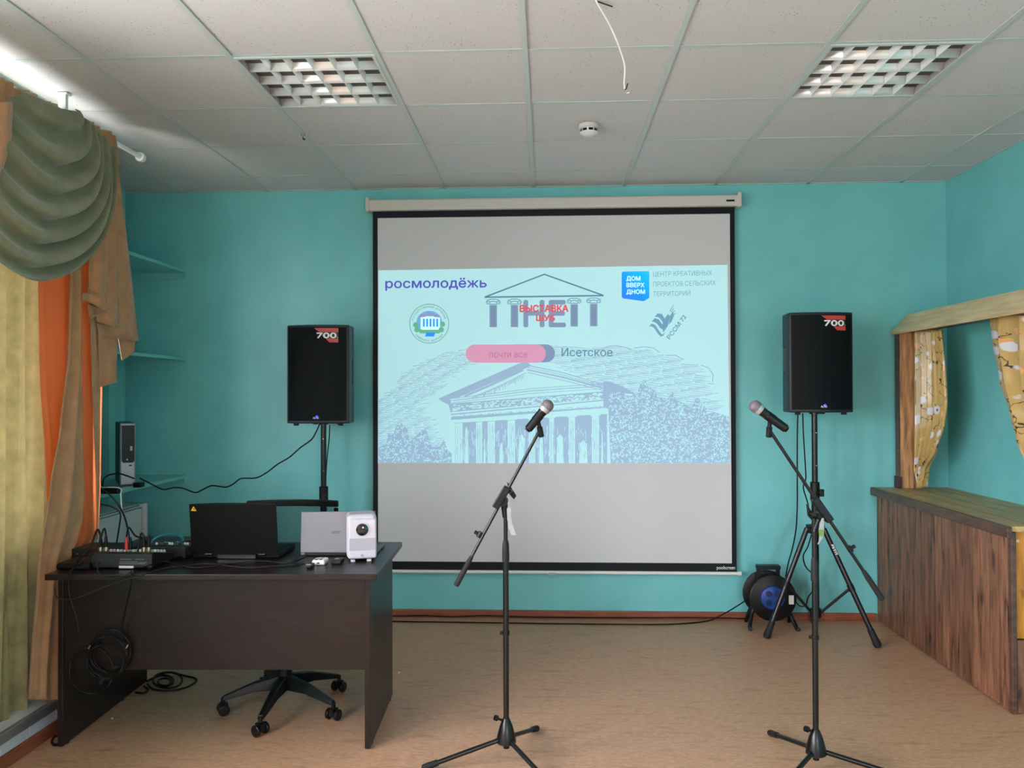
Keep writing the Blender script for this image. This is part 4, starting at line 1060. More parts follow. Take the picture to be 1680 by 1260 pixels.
def tripod(c, ztop, feet, colz, jz, lab, clampz):
    t = thing('speaker_stand', (c.x, c.y, 0), lab, 'speaker stand', 'tripod speaker stands')
    MB().cyl((c.x, c.y, clampz-.04), (c.x, c.y, ztop), .0175, n=20).build('upper_pole', M['blackm'], t)
    MB().cyl((c.x, c.y, jz-.04), (c.x, c.y, clampz), .021, n=20).build('lower_pole', M['blackm'], t)
    MB().cyl((c.x, c.y, clampz-.09), (c.x, c.y, clampz+.02), .028, n=20).build('clamp_sleeve', M['black'], t, bevel=.004)
    k = MB().cyl((c.x, c.y-.02, clampz-.04), (c.x+.02, c.y-.055, clampz-.04), .008); k.box((c.x+.010, c.y-.065, clampz-.062), (c.x+.035, c.y-.05, clampz-.018)); k.build('clamp_knob', M['black'], t, bevel=.003)
    for zz in (clampz+.12, clampz+.32): MB().cyl((c.x+.004, c.y-.0165, zz), (c.x+.004, c.y-.019, zz), .003, n=8).build('pin_hole', M['chrome'], t)
    MB().lathe((c.x, c.y, colz-.03), (0, 0, 1), [(0, .030), (.0, .045), (.035, .045), (.045, .028)], 20).build('leg_collar', M['black'], t)
    MB().cyl((c.x, c.y, jz-.03), (c.x, c.y, jz+.02), .032, n=20).build('brace_collar', M['black'], t)
    for fx, fy in feet:
        f = Vector((fx, fy, .018)); d = Vector((fx-c.x, fy-c.y, 0)).normalized(); top = Vector((c.x, c.y, colz))+d*.05
        leg = MB().cyl(top, f, .0155, n=16).build('leg', M['blackm'], t)
        MB().lathe(f+(top-f).normalized()*.09, f-top, [(0, .018), (.05, .020), (.09, .024), (.105, .020), (.110, .01)], 18).build('rubber_foot', M['rubber'], leg)
        MB().box((-.016, -.02, -.02), (.016, .02, .02), Matrix.Translation(top-d*.015)).build('leg_hinge', M['black'], leg)
        mid = top+(f-top)*.52
        MB().cyl(Vector((c.x, c.y, jz))+d*.03, mid, .0085, n=12).build('brace', M['blackm'], leg)
        MB().cyl(mid-(f-top).normalized()*.02, mid+(f-top).normalized()*.02, .019, n=14).build('brace_clamp', M['black'], leg)
    return t
cz = ony(1341, 800, YF2+.165)
c2 = Vector((s2x, YF2+.165, 0))
colz = ony(1341, 866, c2.y).z; cl = ony(1340, 796, c2.y).z
st2 = tripod(c2, s2z-.004, [(1.412, 4.977), (2.004, 4.821), (1.80, 5.30)], colz, .155, 'black tripod speaker stand right of the screen, standing free on the floor', cl)
ang = math.atan2(0, 1)
f = Vector((2.004, 4.821, .018)); dd = Vector((f.x-c2.x, f.y-c2.y, 0)).normalized(); top = Vector((c2.x, c2.y, colz))+dd*.05
def legpt(u, b_, v):
    ax = (f-top).normalized(); side = ax.cross(Vector((0, 1, 0))).normalized()
    return top+ax*(.10+u)+side*(v-.005)+Vector((0, -.0162, 0))
text_obj('FSTIT', 'leg_lettering', M['print_white'], st2, legpt, 0, .066, 0, .013, .08)
c1 = Vector((s1x, YF1+.165, 0)); cl1 = ony(530, 803, c1.y).z
R_ = .34
tripod(c1, s1z-.004, [(c1.x+R_*math.cos(a), c1.y+R_*math.sin(a)*.75) for a in (math.radians(200), math.radians(330), math.radians(85))], colz, .155, 'black tripod speaker stand behind the desk and office chair, left of the screen', cl1)

# ================================================================== MICROPHONE STANDS
M['mic_body'] = mat('dark_mic_body', (20, 26, 30), .28, .3)
m = mat('steel_mesh_grille', (120, 112, 116), .6, .3); M['mic_mesh'] = m
ge = N(m, 'ShaderNodeNewGeometry'); vo = N(m, 'ShaderNodeTexVoronoi', Scale=420.0); L(m, ge.outputs['Position'], vo.inputs['Vector'])
bp = N(m, 'ShaderNodeBump', Strength=.5, Distance=.001); L(m, vo.outputs['Distance'], bp.inputs['Height']); L(m, bp.outputs[0], B(m).inputs['Normal'])
M['mic_collar'] = mat('satin_grey_collar', (176, 172, 176), .4, .4)
def mic_stand(c, Y, polepx, pivot, lo, hi, clutch, sleeve, ring, hub_top, angs, knob, lab, knobpt, tagpts):
    t = thing('microphone_stand', (c.x, c.y, 0), lab, 'microphone stand', 'boom microphone stands')
    P = lambda q, dy=0: ony(q[0], q[1], Y+dy)
    zs0, zs1 = P((polepx, sleeve[1])).z, P((polepx, sleeve[0])).z; zh = P((polepx, hub_top)).z; zp = P((polepx, pivot[1])).z
    MB().cyl((c.x, c.y, zs0), (c.x, c.y, zp-.01), .0085, n=16).build('upper_tube', M['blackm'], t)
    MB().lathe((c.x, c.y, zs0-.004), (0, 0, 1), [(0, .0145), (.03, .0145), (zs1-zs0-.02, .0135), (zs1-zs0, .010)], 18).build('height_grip', M['rubber'], t)
    MB().cyl((c.x, c.y, zh-.06), (c.x, c.y, zs0), .0115, n=16).build('lower_tube', M['blackm'], t)
    zr = P((polepx, ring)).z
    MB().cyl((c.x, c.y, zr-.008), (c.x, c.y, zr+.008), .0145, n=16).box((c.x-.024, c.y-.008, zr-.005), (c.x-.008, c.y+.004, zr+.005)).build('cable_clip', M['black'], t)
    hub = MB().lathe((c.x, c.y, zh), (0, 0, -1), [(0, .013), (.006, .016), (.03, .026), (.07, .037), (.095, .040), (.100, .034)], 24).build('hub', M['hub'], t)
    MB().cyl((c.x, c.y, zh-.12), (c.x, c.y, zh-.09), .012).build('hub_stub', M['black'], hub)
    k = MB().cyl((c.x-.014, c.y-.004, zh-.008), (c.x-.034, c.y-.012, zh+.002), .005); k.cyl((c.x-.034, c.y-.012, zh+.002), (c.x-.046, c.y-.016, zh+.008), .0115, n=10); k.build('hub_screw', M['black'], t)
    for a in angs:
        d = Vector((math.cos(a), math.sin(a), 0)); top = Vector((c.x, c.y, zh-.085))+d*.028; f = Vector((c.x, c.y, .014))+d*.325
        leg = MB().cyl(top, f, .0095, n=14).build('leg', M['blackm'], t)
        ax = (f-top).normalized(); MB().lathe(f-ax*.05, ax, [(0, .0125), (.05, .0135), (.062, .012), (.066, .006)], 16).build('rubber_foot', M['rubber'], leg)
    # boom
    yb_ = -.030
    L0, H0 = P(lo, yb_), P(hi, yb_)
    ax = (H0-L0).normalized()
    MB().cyl(L0+ax*.10, H0, .0065, n=14).build('boom_tube', M['blackm'], t)
    MB().lathe(L0, ax, [(0, .008), (.003, .012), (.10, .011), (.13, .0085), (.135, .007)], 16).build('boom_grip', M['rubber'], t)
    q0, q1 = P(clutch[0], yb_), P(clutch[1], yb_); s_ = ax.cross(Vector((0, 1, 0))).normalized(); n_ = Vector((0, 1, 0))
    mb = MB(); w, dpt = .015, .014
    mb.add([q0+s_*w-n_*dpt, q0-s_*w-n_*dpt, q0-s_*w+n_*dpt, q0+s_*w+n_*dpt, q1+s_*w-n_*dpt, q1-s_*w-n_*dpt, q1-s_*w+n_*dpt, q1+s_*w+n_*dpt], [(0, 1, 2, 3), (7, 6, 5, 4), (0, 4, 5, 1), (1, 5, 6, 2), (2, 6, 7, 3), (3, 7, 4, 0)])
    mb.build('boom_clutch', M['black'], t, bevel=.004)
    pv = P(pivot); j = MB().cyl((pv.x, c.y-.03, pv.z), (pv.x, c.y+.018, pv.z), .019, n=18); j.cyl((c.x, c.y, pv.z-.065), (pv.x, c.y, pv.z), .013, n=14); j.build('swivel_joint', M['black'], t)
    kw = P(knob, .0); k = MB().cyl((kw.x, c.y+.02, kw.z), (kw.x, c.y-.04, kw.z), .007); k.prism([(kw.x-.016, c.y+.02, kw.z+.036), (kw.x-.003, c.y+.02, kw.z+.018), (kw.x+.022, c.y+.02, kw.z-.022), (kw.x+.012, c.y+.02, kw.z-.036), (kw.x-.010, c.y+.02, kw.z-.012)], (0, .014, 0)); k.build('tension_knob', M['black'], t, bevel=.003)
    kp = P(knobpt, yb_); MB().cyl(kp-ax*.012, kp+ax*.012, .010).build('boom_clip_ring', M['black'], t)
    sdir = Vector((-ax.z, 0, ax.x)) if ax.x*ax.z > 0 else Vector((ax.z, 0, -ax.x))
    if sdir.z < 0: sdir = -sdir
    MB().cyl(kp, kp+sdir*.024, .0075, n=10).build('boom_clip_screw', M['black'], t)
    # paper tag
    mb = MB(); vs = []
    for (x, y, w) in tagpts[0]: vs += [P((x-w, y), -.05), P((x+w, y), -.05)]
    nn = len(tagpts[0]); mb.add(vs, [(2*i, 2*i+1, 2*i+3, 2*i+2) for i in range(nn-1)]); mb.build('paper_tag', M[tagpts[1]], t, solid=.0008)
    if len(tagpts) > 2:
        mb = MB(); vs = []
        for (x, y, w) in tagpts[2]: vs += [P((x-w, y), -.052), P((x+w, y), -.052)]
        mb.add(vs, [(2*i, 2*i+1, 2*i+3, 2*i+2) for i in range(len(tagpts[2])-1)]); mb.build('tag_print', M[tagpts[3]], t)
    return t, H0, ax
def mic(H0, tail, head, Y, lab, ctr):
    """handheld microphone in the clip at the boom tip"""
    yb_ = -.030
    a, b = ony(tail[0], tail[1], Y+yb_-.01), ony(head[0], head[1], Y+yb_-.01); ax = (b-a).normalized(); L_ = (b-a).length
    m_ = thing('microphone', a, lab, 'microphone', 'handheld microphones in clips')
    MB().lathe(a, ax, [(0, .012), (.003, .0165), (.03, .0172), (L_*.55, .0176), (L_-.060, .0186), (L_-.05, .0195)], 24).build('handle', M['mic_body'], m_)
    MB().lathe(a-ax*.001, -ax, [(0, .012), (.004, .011), (.005, .006)], 18).build('end_cap', M['black'], m_)
    MB().lathe(b-ax*.052, ax, [(0, .0205), (.008, .0235), (.012, .0235), (.016, .0235)], 28).build('collar', M['mic_collar'], m_)
    pr_ = [(0, .0235)]+[(.022*math.sin(k*math.pi/2/8)+.014, .0248*math.cos(k*math.pi/2/8) if k < 8 else .002) for k in range(0, 9)]
    MB().lathe(b-ax*.036, ax, pr_, 28).build('grille_head', M['mic_mesh'], m_)
    q = a+ax*L_*.55; MB().box((-.004, -.0195, -.010), (.004, -.016, .010), Matrix.Translation(q)).build('switch', M['black'], m_)
    return a, b, ax
def clip(t, H0, target, ax):
    q = H0+(target-H0)*.5
    MB().cyl(H0-(target-H0).normalized()*.03, H0+(target-H0).normalized()*.012, .0115, n=14).build('mic_clip_base', M['black'], t, bevel=.002)
    MB().cyl(target-ax*.016, target+ax*.016, .0185, n=18).build('mic_clip', M['black'], t)
    MB().cyl(H0, target, .008, n=12).build('mic_clip_neck', M['black'], t)
M['hub'] = mat('glossy_black_hub', (10, 10, 12), .3, spec=.4)
M['tagwhite'] = mat('white_paper_tag', (150, 154, 152), .6); M['taggreen'] = mat('green_tag_print', (96, 134, 70), .6); M['taggrey'] = mat('grey_tag_print', (150, 152, 152), .6)
Y1 = 3.27; cA = ony(830, 1000, Y1); cA = Vector((cA.x, Y1, 0))
t, H0, ax = mic_stand(cA, Y1, 830, (826, 822), (748, 961), (886, 705), ((812.5, 833), (833, 799)), (885, 919), 1038, 1178,
    [math.radians(69), math.radians(194), math.radians(-52)], (838, 806), 'boom microphone stand in front of the screen, nearest the desk', (787, 877),
    ([(835, 815, .5), (835, 832, .6), (835, 834, 3.5), (836, 852, 3.8), (838, 864, 4.0), (843, 878, 4.5)], 'tagwhite', [(835.5, 842, 2.2), (836.5, 850, 2.4), (838, 860, 2.4)], 'taggrey'))
a_, b_, ax_ = mic(H0, (866, 705), (904.5, 658), Y1, 'black microphone with silver head before the projected temple, tilted up right', None)
clip(t, H0, a_+(b_-a_)*.42, ax_)
Y2 = 3.25; cB = ony(1337, 1000, Y2); cB = Vector((cB.x, Y2, 0))
t, H0, ax = mic_stand(cB, Y2, 1337, (1346, 846), (1448, 984), (1262, 705), ((1336, 818), (1362, 855)), (912, 951), 1045, 1196,
    [math.radians(106), math.radians(-14), math.radians(226)], (1333, 843), 'boom microphone stand in front of the right tripod speaker stand', (1394, 901),
    ([(1350, 850, 1.5), (1348.5, 858, 3.5), (1347.5, 870, 4.4), (1348, 880, 3.6), (1345, 887, 1.5), (1342, 893, .8)], 'tagwhite', [(1347, 869, 4.2), (1347.5, 880, 3.4)], 'taggreen'))
a_, b_, ax_ = mic(H0, (1290, 704), (1231, 661), Y2, 'black microphone with silver head below the right loudspeaker, tilted up left', None)
clip(t, H0, a_+(b_-a_)*.45, ax_)

# ================================================================== CABLE REEL
q = onz(1266, 1015, 0); ry = 5.20
cR = ony(1262, 978, ry); w = ony(1306, 978, ry).x-ony(1230, 978, ry).x
R_ = w/2
t = thing('cable_reel', (cR.x, ry, 0), 'black extension cable reel with round blue socket panel by the baseboard', 'cable reel')
c = Vector((cR.x+.01, ry, cR.z))
MB().lathe(c+Vector((0, -.055, 0)), (0, 1, 0), [(0, R_*.96), (.004, R_), (.012, R_), (.016, R_*.95)], 48).build('front_flange', M['black'], t)
MB().lathe(c+Vector((-.02, .045, .01)), (0, 1, 0), [(0, R_*.95), (.004, R_), (.012, R_), (.016, R_*.95)], 48).build('rear_flange', M['black'], t)
dr = MB(); dr.cyl(c+Vector((0, -.04, 0)), c+Vector((0, .045, 0)), R_*.62, n=32); dr.build('drum', M['cable'], t)
cb = MB()
for k in range(6): 
    yy = -.034+.013*k; cb.tube([c+Vector((R_*.80*math.cos(a*math.pi/16), yy, R_*.80*math.sin(a*math.pi/16))) for a in range(32)], .007, closed=True)
cbo = cb.build('wound_cable', M['cable'], t); cbo['kind'] = 'stuff'
M['bluep'] = mat('blue_socket_panel', (22, 62, 140), .4); M['blued'] = mat('dark_blue_socket', (14, 36, 90), .5)
pc = c+Vector((-.004, 0, .004))
pn = MB().lathe(pc+Vector((0, -.055, 0)), (0, -1, 0), [(0, R_*.52), (.012, R_*.50), (.016, R_*.46)], 36).build('socket_panel', M['bluep'], t)
for (dx, dz) in ((-.028, .028), (.028, .028), (-.028, -.028), (.028, -.028)):
    MB().lathe(pc+Vector((dx, -.0705, dz)), (0, -1, 0), [(0, .019), (.004, .019), (.004, .0155), (.001, .015)], 20).build('socket', M['blued'], pn)
MB().box((c.x+R_*.66, ry-.062, c.z-.035), (c.x+R_*.66+.03, ry-.054, c.z+.02)).build('sticker', M['label'], t)
fr = MB(); rz = c.z
hx0, hx1, hz = ony(1241, 930, ry).x, ony(1279, 930, ry).x, ony(1260, 930, ry).z
fr.box((hx0, ry-.03, hz-.012), (hx1, ry+.03, hz+.012)); fr.build('handle', M['black'], t, bevel=.005)
for x in (hx0+.012, hx1-.012): MB().box((x-.01, ry-.015, c.z+R_*.6), (x+.01, ry+.015, hz)).build('handle_arm', M['black'], t)
for sg in (-1, 1):
    x0_ = c.x+sg*R_*.62; MB().tube(smooth_path([Vector((x0_, ry-.0, c.z-R_*.2)), Vector((c.x+sg*R_*.82, ry-.0, c.z-R_*.75)), Vector((c.x+sg*R_*1.0, ry-.05, .016)), Vector((c.x+sg*R_*1.02, ry-.085, .014))]), .013).build('frame_leg', M['black'], t)
    MB().tube(smooth_path([Vector((x0_, ry+.03, c.z-R_*.2)), Vector((c.x+sg*R_*.85, ry+.05, c.z-R_*.75)), Vector((c.x+sg*R_*.95, ry+.08, .016))]), .012).build('frame_leg', M['black'], t)

# ================================================================== PUPPET-STAGE COUNTER (right)
m = mat('stained_plank', (96, 62, 46), .45)
noise_col(m, (72, 44, 33), (158, 110, 82), scale=(6, 6, .7), ns=5, detail=7, rough=.7, p0=.3, p1=.7, bump=.3, dist=.003, extra=((34, 24, 22), (9, 9, 1.6), 3.2, .58, .72))
oi = N(m, 'ShaderNodeObjectInfo'); hv = N(m, 'ShaderNodeHueSaturation'); mrr = N(m, 'ShaderNodeMapRange'); L(m, oi.outputs['Random'], mrr.inputs[0]); mrr.inputs[3].default_value = .75; mrr.inputs[4].default_value = 1.2
src_ = B(m).inputs['Base Color'].links[0].from_socket; L(m, src_, hv.inputs['Color']); L(m, mrr.outputs[0], hv.inputs['Value']); L(m, hv.outputs[0], B(m).inputs['Base Color'])
M['plank'] = m
m = mat('varnished_board', (128, 112, 74), .48, spec=.3)
noise_col(m, (168, 138, 90), (208, 180, 128), scale=(8, 1.2, 6), ns=4, detail=7, p0=.3, p1=.7, extra=((96, 76, 52), (6, 1.5, 6), 2.5, .55, .9))
M['topboard'] = m
m = mat('dark_edge_board', (62, 44, 38), .4)
noise_col(m, (56, 38, 33), (108, 78, 62), scale=(5, 2, 8), ns=5, detail=6, p0=.3, p1=.75)
M['edgeboard'] = m
m = mat('orange_lacquered_pine', (186, 118, 34), .28)
noise_col(m, (160, 92, 18), (206, 140, 44), scale=(5, 5, 1), ns=4, detail=5, p0=.3, p1=.7, extra=((110, 58, 20), (4, 4, 2), 5, .62, .8))
M['orangewood'] = m
m = mat('burnt_pine', (150, 104, 66), .5)
noise_col(m, (92, 56, 36), (214, 164, 114), scale=(10, 10, .8), ns=4, detail=6, p0=.3, p1=.62)
M['burnt'] = m
m = mat('raw_pine', (196, 172, 126), .5)
noise_col(m, (206, 180, 130), (230, 210, 166), scale=(8, 1, 8), ns=4, detail=5)
M['pine'] = m
XC, ZT, YN = 2.228, .87, 3.87
t = thing('wooden_counter', (2.45, 4.6, 0), 'brown plank-fronted wooden puppet-theatre counter along the right wall', 'counter')
MB().box((XC+.016, YN, .0), (XC+.026, YB-.003, ZT-.03)).build('gap_blackout', M['black'], t)  # added black sheet that keeps light out of the plank gaps
yy = YN; k = 0
ws = [.082, .078, .084, .074, .080, .088, .072, .079, .083, .077, .081, .070, .086, .078, .080, .074, .084, .079, .077]
while yy < YB-.02:
    w_ = ws[k % len(ws)]; y1 = min(yy+w_, YB-.003)
    MB().box((XC+rnd.uniform(-.001, .0015), yy+.0024, .004+rnd.uniform(0, .003)), (XC+.018, y1-.0024, ZT-.03)).build('plank', M['plank'], t)
    yy = y1; k += 1
MB().box((2.188, YN-.065, ZT-.052), (2.212, YB-.002, ZT)).build('edge_board', M['edgeboard'], t, bevel=.004)
MB().box((2.212, YN-.045, ZT-.026), (XR-.002, YB-.002, ZT-.001)).build('top_board', M['topboard'], t, bevel=.003)
for i in range(1, 4):
    x = 2.212+(XR-2.212)*i/4; MB().box((x-.0015, YN-.045, ZT-.0012), (x+.0015, YB-.01, ZT-.0003)).build('board_joint', M['edgeboard'], t)
MB().box((XC-.002, YN-.028, .0), (XC+.022, YN-.002, ZT-.03)).build('corner_post', M['edgeboard'], t, bevel=.003)
ze = ony(1670, 1047, YN).z
MB().box((XC+.024, YN-.010, ze+.0), (XR-.003, YN+.01, ZT-.028)).build('end_panel', M['orangewood'], t, bevel=.002)
MB().box((XC+.024, YN-.024, .004), (XR-.003, YN+.004, ze-.004)).build('lower_end_board', M['plank'], t, bevel=.003)
q = ony(1671, 888, YN-.02); MB().lathe((q.x, YN-.010, q.z), (0, -1, 0), [(0, .008), (.003, .008), (.004, .004)], 14).build('screw_cap', M['pine'], t)
for i, yy in enumerate((4.4, 4.95)): MB().box((XC+.02, yy, .02), (XR-.02, yy+.02, ZT-.03)).build('inner_divider', M['plank'], t)
# upright frame on the counter
t = thing('puppet_stage_frame', (2.43, 5.3, ZT), 'wooden stage frame with slanted pine cornice standing on the counter', 'stage frame')
px0, px1 = ony(1478, 800, 5.30).x, ony(1513, 800, 5.30).x
ZB = ony(1480, 546, 5.34).z
MB().box((px0, 5.30, ZT), (px1, 5.36, ZB)).build('post', M['burnt'], t, bevel=.004)
MB().box((px0-.006, 5.302, ZT+.0), (px0-.0005, 5.362, ZB)).build('post_side', M['edgeboard'], t)
MB().box((px0-.012, 5.29, ZT), (px0+.004, 5.37, ZT+.075)).build('post_block', mat('plum_stained_block', (70, 36, 44), .5), t)
MB().box((px0, 3.60, ZT), (px1, 3.66, ZB)).build('post', M['burnt'], t, bevel=.004)
e0 = onx(1462, 547, px0-.02); 
xa, xb = px0-.035, px0+.085
za = ony(1463, 547, 5.36).z; zb_ = za+.125
MB().prism([(xa, 5.37, za), (xb, 5.37, zb_), (xb+.012, 5.37, zb_-.012), (xa+.012, 5.37, za-.010)], (0, -1.95, 0)).build('cornice_board', M['pine'], t)
MB().prism([(px0-.005, 5.365, ZB-.0), (px1, 5.365, ZB), (px1, 5.365, ZB+.04), (px0-.005+.04, 5.365, ZB+.04)], (0, -1.9, 0)).build('head_beam', M['edgeboard'], t)
# floral curtains
m = mat('gold_floral_satin', (196, 160, 84), .27, sheen=.2); M['floral'] = m
tcn = N(m, 'ShaderNodeTexCoord'); uv = tcn.outputs['UV']
wn = N(m, 'ShaderNodeTexNoise', Scale=9.0, Detail=3.0); L(m, uv, wn.inputs['Vector'])
wm = N(m, 'ShaderNodeVectorMath', operation='MULTIPLY_ADD'); L(m, wn.outputs['Color'], wm.inputs[0]); wm.inputs[1].default_value = (.055, .055, .055); L(m, uv, wm.inputs[2])
def spots(scale, r0, r1, off):
    mp = N(m, 'ShaderNodeMapping'); mp.inputs['Location'].default_value = off; L(m, wm.outputs[0], mp.inputs[0])
    v = N(m, 'ShaderNodeTexVoronoi', Scale=scale, Randomness=.85); L(m, mp.outputs[0], v.inputs['Vector'])
    r = N(m, 'ShaderNodeValToRGB'); r.color_ramp.interpolation = 'LINEAR'; r.color_ramp.elements[0].position = r0; r.color_ramp.elements[0].color = (1, 1, 1, 1); r.color_ramp.elements[1].position = r1; r.color_ramp.elements[1].color = (0, 0, 0, 1)
    L(m, v.outputs['Distance'], r.inputs[0]); return r.outputs[0]
def mixc(fac, a, col):
    x = N(m, 'ShaderNodeMix', data_type='RGBA'); L(m, fac, x.inputs[0]); 
    if isinstance(a, tuple): x.inputs[6].default_value = a
    else: L(m, a, x.inputs[6])
    x.inputs[7].default_value = col; return x.outputs[2]
tw = N(m, 'ShaderNodeTexNoise', Scale=13.0, Detail=2.0); L(m, wm.outputs[0], tw.inputs['Vector'])
sb = N(m, 'ShaderNodeMath', operation='SUBTRACT'); L(m, tw.outputs['Fac'], sb.inputs[0]); sb.inputs[1].default_value = .5
ab = N(m, 'ShaderNodeMath', operation='ABSOLUTE'); L(m, sb.outputs[0], ab.inputs[0])
tr_ = N(m, 'ShaderNodeMath', operation='LESS_THAN'); L(m, ab.outputs[0], tr_.inputs[0]); tr_.inputs[1].default_value = .013
gate = N(m, 'ShaderNodeTexNoise', Scale=5.0, Detail=1.0); L(m, uv, gate.inputs['Vector'])
gg_ = N(m, 'ShaderNodeMath', operation='GREATER_THAN'); L(m, gate.outputs['Fac'], gg_.inputs[0]); gg_.inputs[1].default_value = .47
tm = N(m, 'ShaderNodeMath', operation='MULTIPLY'); L(m, tr_.outputs[0], tm.inputs[0]); L(m, gg_.outputs[0], tm.inputs[1])
c = mixc(tm.outputs[0], lin((190, 160, 96)), lin((58, 52, 28)))
c = mixc(spots(8.0, .17, .20, (.3, .2, 0)), c, lin((226, 170, 110)))
c = mixc(spots(9.5, .26, .32, (0, 0, 0)), c, lin((214, 214, 222)))
c = mixc(spots(9.5, .07, .13, (0, 0, 0)), c, lin((96, 44, 66)))
L(m, c, B(m).inputs['Base Color'])
def fcurtain(rows, X, folds, amp, lab, cat_lab):
    t = thing('stage_curtain', onx(rows[0][1], rows[0][0], X), lab, 'curtain', 'gold floral stage curtains')
    def f(s, q):
        y, xl, xr = rows_at(rows, q); p = onx(xl+(xr-xl)*s, y, X)
        w = 2*math.pi*folds*s+.6*math.sin(4*q)
        return (p.x+amp*(math.sin(w)+.3*math.sin(2.1*w+1)), p.y, p.z)
    MB().grid(f, 70, 60, lambda s, q: (s*.75, q*1.0)).build('fabric', M['floral'], t, solid=.002)
    return t
XCu = px0+.10
fcurtain([(541, 1500, 1546), (600, 1501, 1550), (660, 1500, 1553), (700, 1501, 1549), (740, 1502, 1536), (770, 1504, 1520), (799, 1511, 1516)], XCu, 5, .020, 'gold floral satin curtain tied against the far post of the stage frame', '')
fcurtain([(515, 1621, 1900), (560, 1624, 1890), (620, 1634, 1880), (680, 1652, 1860), (720, 1664, 1840), (762, 1682, 1810), (800, 1720, 1780)], XCu-.03, 8, .020, 'gold floral satin curtain at the right edge of the picture, under the cornice', '')

# ================================================================== CABLES
def cable(name, pts, r, lab, mt='cable', grp=None, n=6, k=6):
    P = [Vector(p) for p in pts]
    t = tag(MB().tube(smooth_path(P, k), r, n=n).build(name, M[mt]), lab, 'cable', grp); return t
def path(pix, y0, y1):
    n = len(pix); return [ony(x, y, y0+(y1-y0)*i/(n-1)) for i, (x, y) in enumerate(pix)]
cable('speaker_cable', path([(229, 784), (250, 795), (268, 803), (285, 800), (300, 801), (320, 808), (333, 803), (346, 797), (360, 798), (372, 799), (384, 793), (396, 785), (420, 784), (438, 775), (455, 762), (475, 750), (492, 735), (510, 722), (518, 710), (524, 697)], 4.66, 5.0), .0045, 'thin black cable waving across the wall from the niche shelf to the left loudspeaker')
cable('speaker_cable', path([(541, 697), (540, 720), (536, 760), (534, 800), (533, 840), (533, 900)], 5.02, 5.0), .004, 'black cable hanging beside the pole of the left speaker stand')
cable('power_cable', path([(168, 800), (170, 786), (180, 779), (195, 777), (206, 780), (220, 785)], 4.34, 4.64), .0045, 'black cable arching over the foot of the slim computer')
cable('power_cable', path([(167, 801), (180, 812), (192, 825), (203, 845), (209, 865), (212, 882), (213, 893)], 4.2, 3.45), .0042, 'black cable falling from the niche shelf past the white appliance to the mixer')
cable('power_cable', path([(165, 827), (185, 832), (197, 842), (196, 862), (191, 893), (191, 905)], 4.2, 3.5), .004, 'second black cable running down to the desk left of the red plug')
cable('white_cable', [Vector((bpy.data.objects['strip_body'].parent.location.x, 4.36, shelf_z+.03))]+path([(194, 800), (198, 812), (199, 826), (200, 840)], 4.3, 4.25), .0035, 'short white cable hanging below the lowest niche shelf', 'wire')
pp = [Vector(p) for p in PLUGS]
cable('audio_cable', [pp[0], pp[0]+Vector((-.015, -.0, .025)), ony(150, 893, 3.36), ony(136, 908, 3.34), ony(127, 921, 3.33), ony(116, 940, 3.24), ony(112, 960, 3.235), ony(116, 985, 3.235), ony(124, 1010, 3.24), ony(129, 1035, 3.24)], .0042, 'black audio cable looping from the leftmost plug and hanging over the desk front')
cable('audio_cable', [pp[1], pp[1]+Vector((-.01, 0, .03)), ony(160, 898, 3.36), ony(146, 912, 3.33), ony(128, 926, 3.31), ony(116, 930, 3.31), ony(108, 926, 3.32)], .004, 'black audio cable bending left from the second plug across the flat case')
cable('audio_cable', [pp[4], pp[4]+Vector((.01, .0, .04)), ony(222, 879, 3.40), ony(236, 884, 3.40), ony(243, 893, 3.40), pp[3]+Vector((0, 0, .0))], .004, 'black audio cable arching between the red plug and the right plug pair')
cable('audio_cable', [pp[2], pp[2]+Vector((-.012, 0, .01)), ony(228, 893, 3.37), ony(226, 905, 3.36), ony(226, 911, 3.36)], .004, 'short black cable curling down from the left plug of the right pair')
cable('desk_cable', [ony(500, 925, D(500, 925).y), D(480, 928)+Vector((0, 0, .004)), D(450, 930)+Vector((0, 0, .004)), D(410, 933)+Vector((0, 0, .004)), D(375, 930)+Vector((0, 0, .004)), D(340, 926)+Vector((0, 0, .004)), D(300, 930)+Vector((0, 0, .004)), D(262, 936)+Vector((0, 0, .004)), ony(225, 946, 3.238), ony(195, 955, 3.235), ony(160, 968, 3.235), ony(130, 980, 3.235), ony(105, 984, 3.235), ony(92, 978, 3.235), ony(90, 965, 3.26)], .0032, 'long thin grey-black cable trailing across the desktop and down its front left', 'rubber')
cable('desk_cable', [D(500, 918)+Vector((0, 0, .01)), D(490, 921)+Vector((0, 0, .006)), D(470, 925)+Vector((0, 0, .004)), D(430, 922)+Vector((0, 0, .004)), D(390, 925)+Vector((0, 0, .004)), D(350, 931)+Vector((0, 0, .004)), D(310, 932)+Vector((0, 0, .004)), D(270, 929)+Vector((0, 0, .02)), ony(235, 931, 3.30)], .003, 'thin black cable running along the foot of the black laptop to the mixer', 'cable')
cable('desk_cable', [ony(163, 924, 3.32), ony(160, 934, 3.27), ony(165, 943, 3.24), ony(175, 949, 3.236), ony(190, 949, 3.236), ony(205, 944, 3.236), ony(215, 938, 3.25)], .003, 'short cable sagging over the desk edge below the nearer mixer', 'rubber')
cb_ = MB()
rr = random.Random(3)
tt = thing('cable_tangle', D(300, 912), 'tangle of black cables on the desk between the right mixer and black laptop', 'cable')
